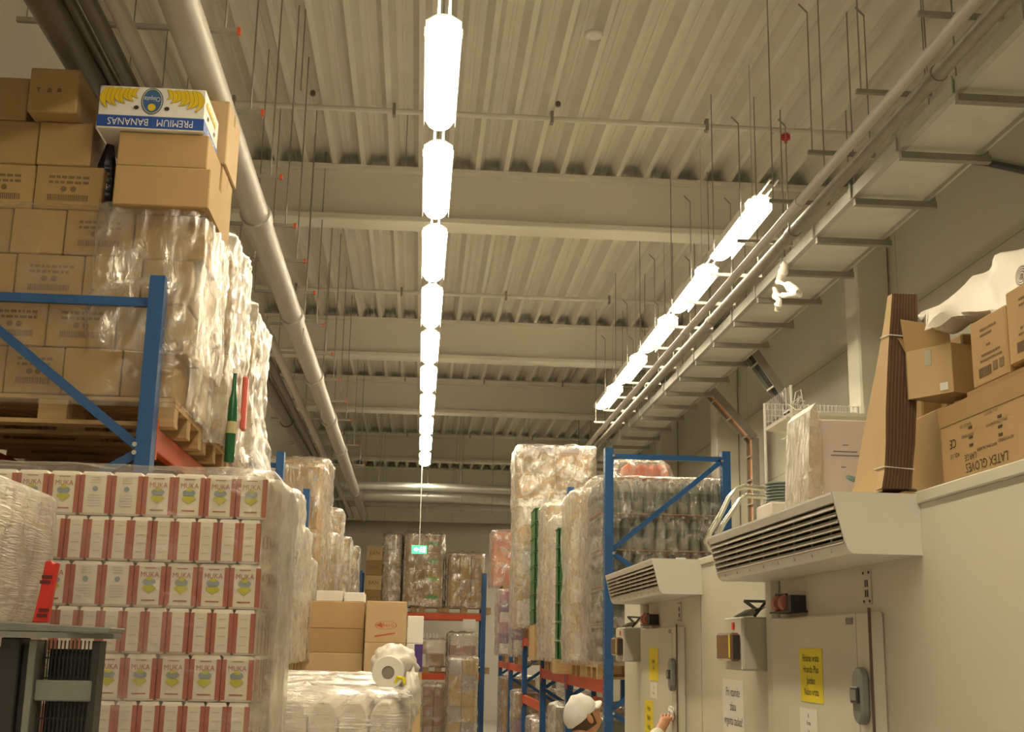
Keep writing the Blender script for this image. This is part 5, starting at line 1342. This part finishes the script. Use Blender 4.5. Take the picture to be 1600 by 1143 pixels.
# white carton with plastic sleeve
o = tag(G().box(1.70, 2.15, 4.72, 5.1, TOP, 2.86).build('white_carton', mat('pinkish_white', (0.66, 0.56, 0.50), 0.7), bevel=0.005), 'pinkish white carton standing on the cold room roof', 'box')
g = G()
o.location = (at(1310, 700, Y=4.6).x + 0.02, 4.75, TOP)
for k, (zz, ww) in enumerate(((2.80, 0.03), (2.78, 0.12), (2.77, 0.06), (2.71, 0.02))): pass
p0 = at(1282, 775, Y=4.55); p1 = at(1352, 650, Y=4.55)
wb = o; bpy.data.objects.remove(wb)
o = G().box(p0.x, p1.x + 0.05, 4.55, 4.85, TOP, at(1300, 655, Y=4.55).z).build('white_carton', MATS['pinkish_white'], bevel=0.004)
g = G(); zz0 = at(1300, 655, Y=4.55).z; w_ = p1.x - p0.x
for k, (dz_, a, b_) in enumerate(((0.10, 0.5, 0.62), (0.125, 0.3, 0.8), (0.14, 0.25, 0.9), (0.185, 0.45, 0.55))): g.box(p0.x + a * w_, p0.x + b_ * w_, 4.5485, 4.5495, zz0 - dz_, zz0 - dz_ + 0.004)
g.build('small_print', latch_m, o); tag(o, 'pinkish white carton with faint print on the cold room roof', 'box')
g = G()
q = [at(1262, 775, Y=4.5), at(1264, 700, Y=4.5), at(1266, 640, Y=4.5), at(1275, 628, Y=4.5), at(1280, 650, Y=4.52), at(1284, 700, Y=4.53), at(1286, 778, Y=4.53)]
q[0].z = TOP; q[-1].z = TOP
g.face(q); g.face([p + Vector((0.0, 0.30, 0)) for p in q])
for a, b_ in zip(q, q[1:]): g.face([a, b_, b_ + Vector((0, 0.30, 0)), a + Vector((0, 0.30, 0))])
tag(g.build('plastic_sleeve', filmh_m, fixn=True), 'translucent plastic sleeve on the left of the pinkish carton', 'plastic sleeve')
# wire shelf behind
ws = thing('wire_shelf', 'white wire shelf with mesh rail behind the pinkish carton', 'shelf', (1.9, 5.3, 2.52))
a = at(1238, 650, Y=5.3); b_ = at(1368, 650, Y=5.3); zt_ = at(1300, 603, Y=5.3).z; zl_ = at(1300, 632, Y=5.3).z
X0, X1 = a.x, b_.x + 0.08
G().box(X0, X1, 5.3, 5.75, zl_ - 0.05, zl_ - 0.035).build('shelf_board', whitec_m, ws)
for xx in (X0, X1): 
    for yy in (5.31, 5.74): G().tube([(xx, yy, TOP), (xx, yy, zt_)], 0.007, 8).build('leg', white_m, ws)
g = G()
for k in range(26): 
    xx = X0 + (X1 - X0) * k / 25
    g.tube([(xx, 5.745, zl_ - 0.03), (xx, 5.745, zt_)], 0.0014, 4).tube([(xx, 5.30, zl_ - 0.034), (xx, 5.30, zl_ + 0.0)], 0.0014, 4)
for k in range(5): g.tube([(X0, 5.745, zl_ - 0.03 + (zt_ - zl_ + 0.03) * k / 4), (X1, 5.745, zl_ - 0.03 + (zt_ - zl_ + 0.03) * k / 4)], 0.0016, 4)
for k in range(18): g.tube([(X0, 5.3 + 0.025 * k, zl_ - 0.02), (X0, 5.3 + 0.025 * k, zt_)], 0.0014, 4)
g.build('wire_rail', white_m, ws)
random.seed(31)
g = G()
for k in range(22):
    c0 = at(random.uniform(1232, 1256), random.uniform(610, 680), Y=5.25)
    pts_ = [c0 + Vector((random.uniform(-0.03, 0.03), random.uniform(-0.05, 0.05), random.uniform(-0.06, 0.06))) for _ in range(4)]
    g.tube(pts_, 0.0022, 5)
tag(g.build('plastic_netting', white_m), 'tangled white plastic netting hanging at the left end of the wire shelf', 'netting')
# bent steel tubes
tt = thing('tube_frame', 'bent bright steel tube frame lying on the cold room roof', 'tube frame', (1.6, 6.0, 2.55))
for k, (dy_, pp) in enumerate(((0, ((1250, 768), (1200, 764), (1162, 760), (1150, 764), (1138, 778), (1128, 800), (1110, 830), (1103, 848), (1108, 858), (1122, 863))), (0.18, ((1255, 782), (1200, 777), (1168, 774), (1156, 780), (1146, 795), (1132, 815), (1118, 842), (1120, 856), (1128, 862))))):
    G().tube([at(a, b_, Y=6.0 + dy_ + 0.0 * i) for i, (a, b_) in enumerate(pp)], 0.0125, 12).build('bent_tube', chrome_m, tt, smooth=True)
c0 = at(1126, 808, Y=6.0)
G().tube([c0 + Vector((-0.02, -0.02, -0.01)), c0 + Vector((0.03, 0.2, 0.01))], 0.010, 8).build('cross_joint', chrome_m, tt, smooth=True)
for k in range(7):
    p = at(1228, 762 + k * 3.2, Y=5.5)
    tag(G().lathe([(0.085, 0), (0.10, 0.008), (0.085, 0.012)], (p.x, 5.5, 2.66 + (6 - k) * 0.014), n=20).build('clear_dish', glassy_m, smooth=True), 'clear stacked plastic dish lying beside the steel tubes, %s from the top' % ORD[k], 'dish', 'stacked clear dishes')
tag(G().box(1.55, 1.78, 5.38, 5.62, TOP, 2.658).build('white_tub', whitec_m, bevel=0.01), 'low white tub under the stack of clear dishes', 'tub')
# pink sheet lying behind tubes
o = tag(G().box(1.72, 2.1, 6.5, 6.9, TOP, 2.66).build('cardboard_box', whitec_m, bevel=0.005), 'low pale carton behind the steel tubes', 'box')
# mop with green disc
mp_ = thing('floor_scraper', 'thin rod with green round end lying on the near cooler', 'scraper', (1.6, 4.1, TOP))
pd = at(1336, 752, Y=4.1); pe = at(1432, 766, Y=4.0)
G().lathe([(0.004, 0), (0.030, 0.0), (0.036, 0.006), (0.030, 0.012), (0.004, 0.012)], pd, (0.25, -0.35, 0.9), 18).build('green_disc', mat('sea_green', (0.12, 0.20, 0.16), 0.3), mp_, smooth=True)
G().tube([pd + Vector((0.03, 0, -0.02)), at(1360, 762, Y=4.08), pe], 0.005, 8).build('rod', galvd_m, mp_, smooth=True)
G().box(pd.x + 0.05, pd.x + 0.075, 4.05, 4.1, pd.z - 0.03, pd.z - 0.008).build('white_clamp', white_m, mp_)

# ------------------------------------------------------------------ person
px_, py_ = 0.86, 6.72
P = thing('person', 'person in pale coat and white cap reaching to the far cold room door', 'person', (px_, py_, 0))
def skin_mesh(name, nodes, edges, mat_, parent, root=0, sub=2, local=True):
    me = bpy.data.meshes.new(name)
    o0 = wloc(parent)
    me.from_pydata([tuple(Vector(n[0])) for n in nodes], edges, [])
    ob = bpy.data.objects.new(name, me); C.objects.link(ob)
    sk = ob.modifiers.new('skin', 'SKIN'); sk.use_smooth_shade = True
    for i, n in enumerate(nodes):
        r = n[1]; me.skin_vertices[0].data[i].radius = r if isinstance(r, tuple) else (r, r)
        me.skin_vertices[0].data[i].use_root = (i == root)
    ss = ob.modifiers.new('sub', 'SUBSURF'); ss.levels = sub; ss.render_levels = sub
    me2 = bpy.data.meshes.new_from_object(ob.evaluated_get(bpy.context.evaluated_depsgraph_get()))
    bpy.data.objects.remove(ob)
    return me2
# local frame: person faces +X (towards the cold room), slightly to +Y
yaw = math.radians(38)
ca, sa = math.cos(yaw), math.sin(yaw)
def W(f, l, z): return (f * ca - l * sa, f * sa + l * ca, z)   # forward, left, up
hand = Vector((1.535 - px_ - 0.03, at(1045, 1120, X=1.5).y - py_, 1.645)) if False else None
hx = 1.50; hp = at(1042, 1122, X=hx); hand = Vector((hx - px_, hp.y - py_, hp.z))
sR = Vector(W(0.02, -0.17, 1.40)); sL = Vector(W(0.02, 0.17, 1.40))
elb = (sR + hand) * 0.5 + Vector((0.02, -0.05, -0.10))
dirh = (hand - elb).normalized()
wr = hand - dirh * 0.09
nodes = [((0, 0, 0.95), (0.15, 0.11)), ((0, 0, 1.15), (0.135, 0.10)), (W(0.01, 0, 1.33), (0.15, 0.11)), (W(0.01, 0, 1.45), (0.075, 0.07)), (W(0.03, 0, 1.53), (0.055, 0.055)), (W(0.045, 0, 1.60), (0.06, 0.065)),
         (tuple(sR), 0.055), (tuple(elb), 0.042), (tuple(wr), (0.026, 0.032)),
         (tuple(sL), 0.055), (W(0.05, 0.24, 1.13), 0.042), (W(0.16, 0.22, 0.93), 0.027),
         (W(0, -0.09, 0.88), 0.09), (W(0.02, -0.10, 0.48), 0.06), (W(0.0, -0.10, 0.09), 0.04), (W(0.14, -0.10, 0.045), 0.035),
         (W(0, 0.09, 0.88), 0.09), (W(0.02, 0.10, 0.48), 0.06), (W(0.0, 0.10, 0.09), 0.04), (W(0.14, 0.10, 0.045), 0.035)]
edges = [(0, 1), (1, 2), (2, 3), (3, 4), (4, 5), (2, 6), (6, 7), (7, 8), (2, 9), (9, 10), (10, 11), (0, 12), (12, 13), (13, 14), (14, 15), (0, 16), (16, 17), (17, 18), (18, 19)]
# palm and fingers gripping a folded cloth, pressed to the door
side = dirh.cross(Vector((0, 0, 1))).normalized(); upv = side.cross(dirh).normalized()
palm = wr + dirh * 0.045; nodes.append((tuple(palm), (0.032, 0.022))); edges.append((8, len(nodes) - 1)); pi_ = len(nodes) - 1
for k, (off, ln) in enumerate(((-0.030, 0.030), (-0.010, 0.035), (0.010, 0.033), (0.030, 0.026))):
    b0 = palm + dirh * 0.028 + side * off + upv * 0.01; b1 = b0 + dirh * ln * 0.9 + upv * 0.010; b2 = b1 + dirh * ln * 0.3 - upv * 0.024; b3 = b2 - upv * 0.016 - dirh * 0.012
    i0 = len(nodes)
    nodes += [(tuple(b0), 0.0105), (tuple(b1), 0.0095), (tuple(b2), 0.009), (tuple(b3), 0.008)]
    edges += [(pi_, i0), (i0, i0 + 1), (i0 + 1, i0 + 2), (i0 + 2, i0 + 3)]
i0 = len(nodes); tb = palm - side * 0.032 - upv * 0.008; t2 = tb + dirh * 0.03 - side * 0.012 - upv * 0.012; t3 = t2 + dirh * 0.024 + side * 0.008 - upv * 0.01
nodes += [(tuple(tb), 0.013), (tuple(t2), 0.011), (tuple(t3), 0.009)]; edges += [(pi_, i0), (i0, i0 + 1), (i0 + 1, i0 + 2)]
me = skin_mesh('body', nodes, edges, skin_m, P)
# head: shaped sphere joined to the body mesh
bm = bmesh.new(); bm.from_mesh(me)
HC = Vector(W(0.055, 0, 1.655)); hy = yaw + math.radians(-18)
hb = bmesh.new(); bmesh.ops.create_uvsphere(hb, u_segments=28, v_segments=20, radius=1.0)
def G1(x, s): return math.exp(-(x / s) ** 2)
for v in hb.verts:
    x, y, z = v.co
    X = x * 0.098; Yy = y * 0.076; Z = z * 0.115
    if x > 0:
        Z2 = Z
        X += 0.030 * G1(Yy, 0.012) * G1(Z + 0.012, 0.020) * (x > 0.4)          # nose
        X -= 0.010 * (G1(Yy - 0.032, 0.016) + G1(Yy + 0.032, 0.016)) * G1(Z - 0.012, 0.014)   # sockets
        X += 0.008 * G1(Yy, 0.022) * G1(Z + 0.05, 0.007) + 0.006 * G1(Yy, 0.022) * G1(Z + 0.066, 0.007)
        X += 0.010 * G1(Yy, 0.03) * G1(Z + 0.092, 0.018)
    if z < 0: Yy *= 1 + 0.25 * z * max(0, x + 0.3); 
    if z < -0.2 and x < -0.1: X *= 0.82
    v.co = Vector((X, Yy, Z))
for s in (-1, 1):
    eb = bmesh.ops.create_uvsphere(hb, u_segments=10, v_segments=8, radius=1.0)
    for v in eb['verts']: 
        x, y, z = v.co; v.co = Vector((-0.008 + x * 0.018, s * (0.077 + abs(y) * 0.012 * (1 if y * s > 0 else 0.2)) , -0.008 + z * 0.032))
mh = Matrix.Translation(HC) @ Matrix.Rotation(hy, 4, 'Z') @ Matrix.Rotation(math.radians(-34), 4, 'Y') @ Matrix.Scale(0.93, 4)
hb.transform(mh); hm = bpy.data.meshes.new('head'); hb.to_mesh(hm); bm.from_mesh(hm); hb.free()
bm.to_mesh(me); bm.free(); me.materials.clear(); me.materials.append(skin_m)
me.polygons.foreach_set('material_index', [0] * len(me.polygons)); me.polygons.foreach_set('use_smooth', [True] * len(me.polygons))
body = bpy.data.objects.new('body', me); C.objects.link(body); body.parent = P
def headpart(name, fn, m_, seg=(28, 18)):
    b = bmesh.new(); bmesh.ops.create_uvsphere(b, u_segments=seg[0], v_segments=seg[1], radius=1.0)
    dl = []
    for v in b.verts:
        r = fn(*v.co)
        if r is None: dl.append(v)
        else: v.co = Vector(r)
    bmesh.ops.delete(b, geom=dl, context='VERTS'); b.transform(mh)
    me_ = bpy.data.meshes.new(name); b.to_mesh(me_); b.free(); me_.materials.append(m_)
    me_.polygons.foreach_set('use_smooth', [True] * len(me_.polygons))
    o = bpy.data.objects.new(name, me_); C.objects.link(o); o.parent = P; return o
headpart('hair', lambda x, y, z: None if (x > 0.25 or z < -0.62) else (x * 0.104 - 0.001, y * 0.080, z * 0.118), hair_m)
def capf(x, y, z):
    if z < -0.32: return None
    n_ = noise.noise(Vector((x * 3, y * 3, z * 3)))
    return (x * (0.104 + 0.006 * n_) - 0.008 - 0.008 * max(0, -x), y * (0.084 + 0.006 * n_), 0.030 + z * (0.098 + 0.012 * n_) - 0.02 * max(0, -x))
cp = headpart('cap', capf, cloth_m)
g = G()
pr_ = []
for i in range(15):
    a = math.radians(-62 + 124 * i / 14); pr_.append((0.085 * math.cos(a), 0.085 * math.sin(a) * 0.95, 0.018)); 
po = []
for i in range(15):
    a = math.radians(-62 + 124 * i / 14); po.append((0.085 * math.cos(a) + 0.050 * math.cos(a * 0.8), 0.085 * math.sin(a) * 0.95, 0.004))
for i in range(14):
    q = [pr_[i], po[i], po[i + 1], pr_[i + 1]]
    g.face([mh @ Vector(c) + wloc(P) for c in q]); g.face([mh @ (Vector(c) + Vector((0, 0, 0.008))) + wloc(P) for c in q])
    g.face([mh @ Vector(po[i]) + wloc(P), mh @ Vector(po[i + 1]) + wloc(P), mh @ (Vector(po[i + 1]) + Vector((0, 0, 0.008))) + wloc(P), mh @ (Vector(po[i]) + Vector((0, 0, 0.008))) + wloc(P)])
g.build('cap_brim', cloth_m, P, smooth=True)
cn = [(W(0, 0, 0.80), (0.19, 0.15)), ((0, 0, 1.05), (0.16, 0.125)), (W(0.0, 0, 1.33), (0.175, 0.13)), (W(0.01, 0, 1.455), (0.09, 0.085)), (W(0.02, 0, 1.50), (0.075, 0.075)),
      (tuple(sR), 0.072), (tuple(elb), 0.058), (tuple(wr - dirh * 0.10), 0.048), (tuple(sL), 0.072), (W(0.05, 0.24, 1.13), 0.058), (W(0.14, 0.225, 0.99), 0.048)]
me = skin_mesh('coat', cn, [(0, 1), (1, 2), (2, 3), (3, 4), (2, 5), (5, 6), (6, 7), (2, 8), (8, 9), (9, 10)], cloth_m, P, root=1)
me.materials.clear(); coat_m = mat('cream_coat', (0.78, 0.74, 0.60), 0.85); me.materials.append(coat_m)
o = bpy.data.objects.new('coat', me); C.objects.link(o); o.parent = P
tn = [(W(0, 0, 0.93), (0.165, 0.125)), (W(0, -0.09, 0.85), 0.105), (W(0.02, -0.10, 0.48), 0.08), (W(0, -0.10, 0.12), 0.07), (W(0, 0.09, 0.85), 0.105), (W(0.02, 0.10, 0.48), 0.08), (W(0, 0.10, 0.12), 0.07)]
me = skin_mesh('trousers', tn, [(0, 1), (1, 2), (2, 3), (0, 4), (4, 5), (5, 6)], coat_m, P)
me.materials.clear(); me.materials.append(coat_m)
o = bpy.data.objects.new('trousers', me); C.objects.link(o); o.parent = P
for s in (-1, 1):
    me = skin_mesh('shoe', [(W(-0.05, s * 0.10, 0.05), 0.047), (W(0.06, s * 0.10, 0.045), 0.045), (W(0.17, s * 0.10, 0.038), 0.036)], [(0, 1), (1, 2)], black_m, P)
    me.materials.clear(); me.materials.append(black_m)
    o = bpy.data.objects.new('shoe', me); C.objects.link(o); o.parent = P
# folded cloth held against the door
hw = hand + Vector((px_, py_, 0))
g = G(); cc = hw + Vector((0.025, 0.02, 0.03)); nx = 10
for j in range(nx + 1):
    for i in range(nx + 1):
        u, v = i / nx - 0.5, j / nx - 0.5
        r = 1 - 0.6 * (u * u + v * v)
        g.v.append((cc.x + 0.012 * noise.noise(Vector((u * 5, v * 5, 1))), cc.y - u * 0.17 * r, cc.z + v * 0.10 * r + 0.01 * noise.noise(Vector((u * 4, v * 4, 5)))))
for j in range(nx):
    for i in range(nx):
        a = j * (nx + 1) + i; g.f.append((a, a + 1, a + nx + 2, a + nx + 1)); g.m.append(0)
o = g.build('cloth', cloth_m, smooth=True, fixn=False); o.modifiers.new('thick', 'SOLIDIFY').thickness = 0.006
tag(o, 'small folded white cloth held by the raised hand at the far door', 'cloth')
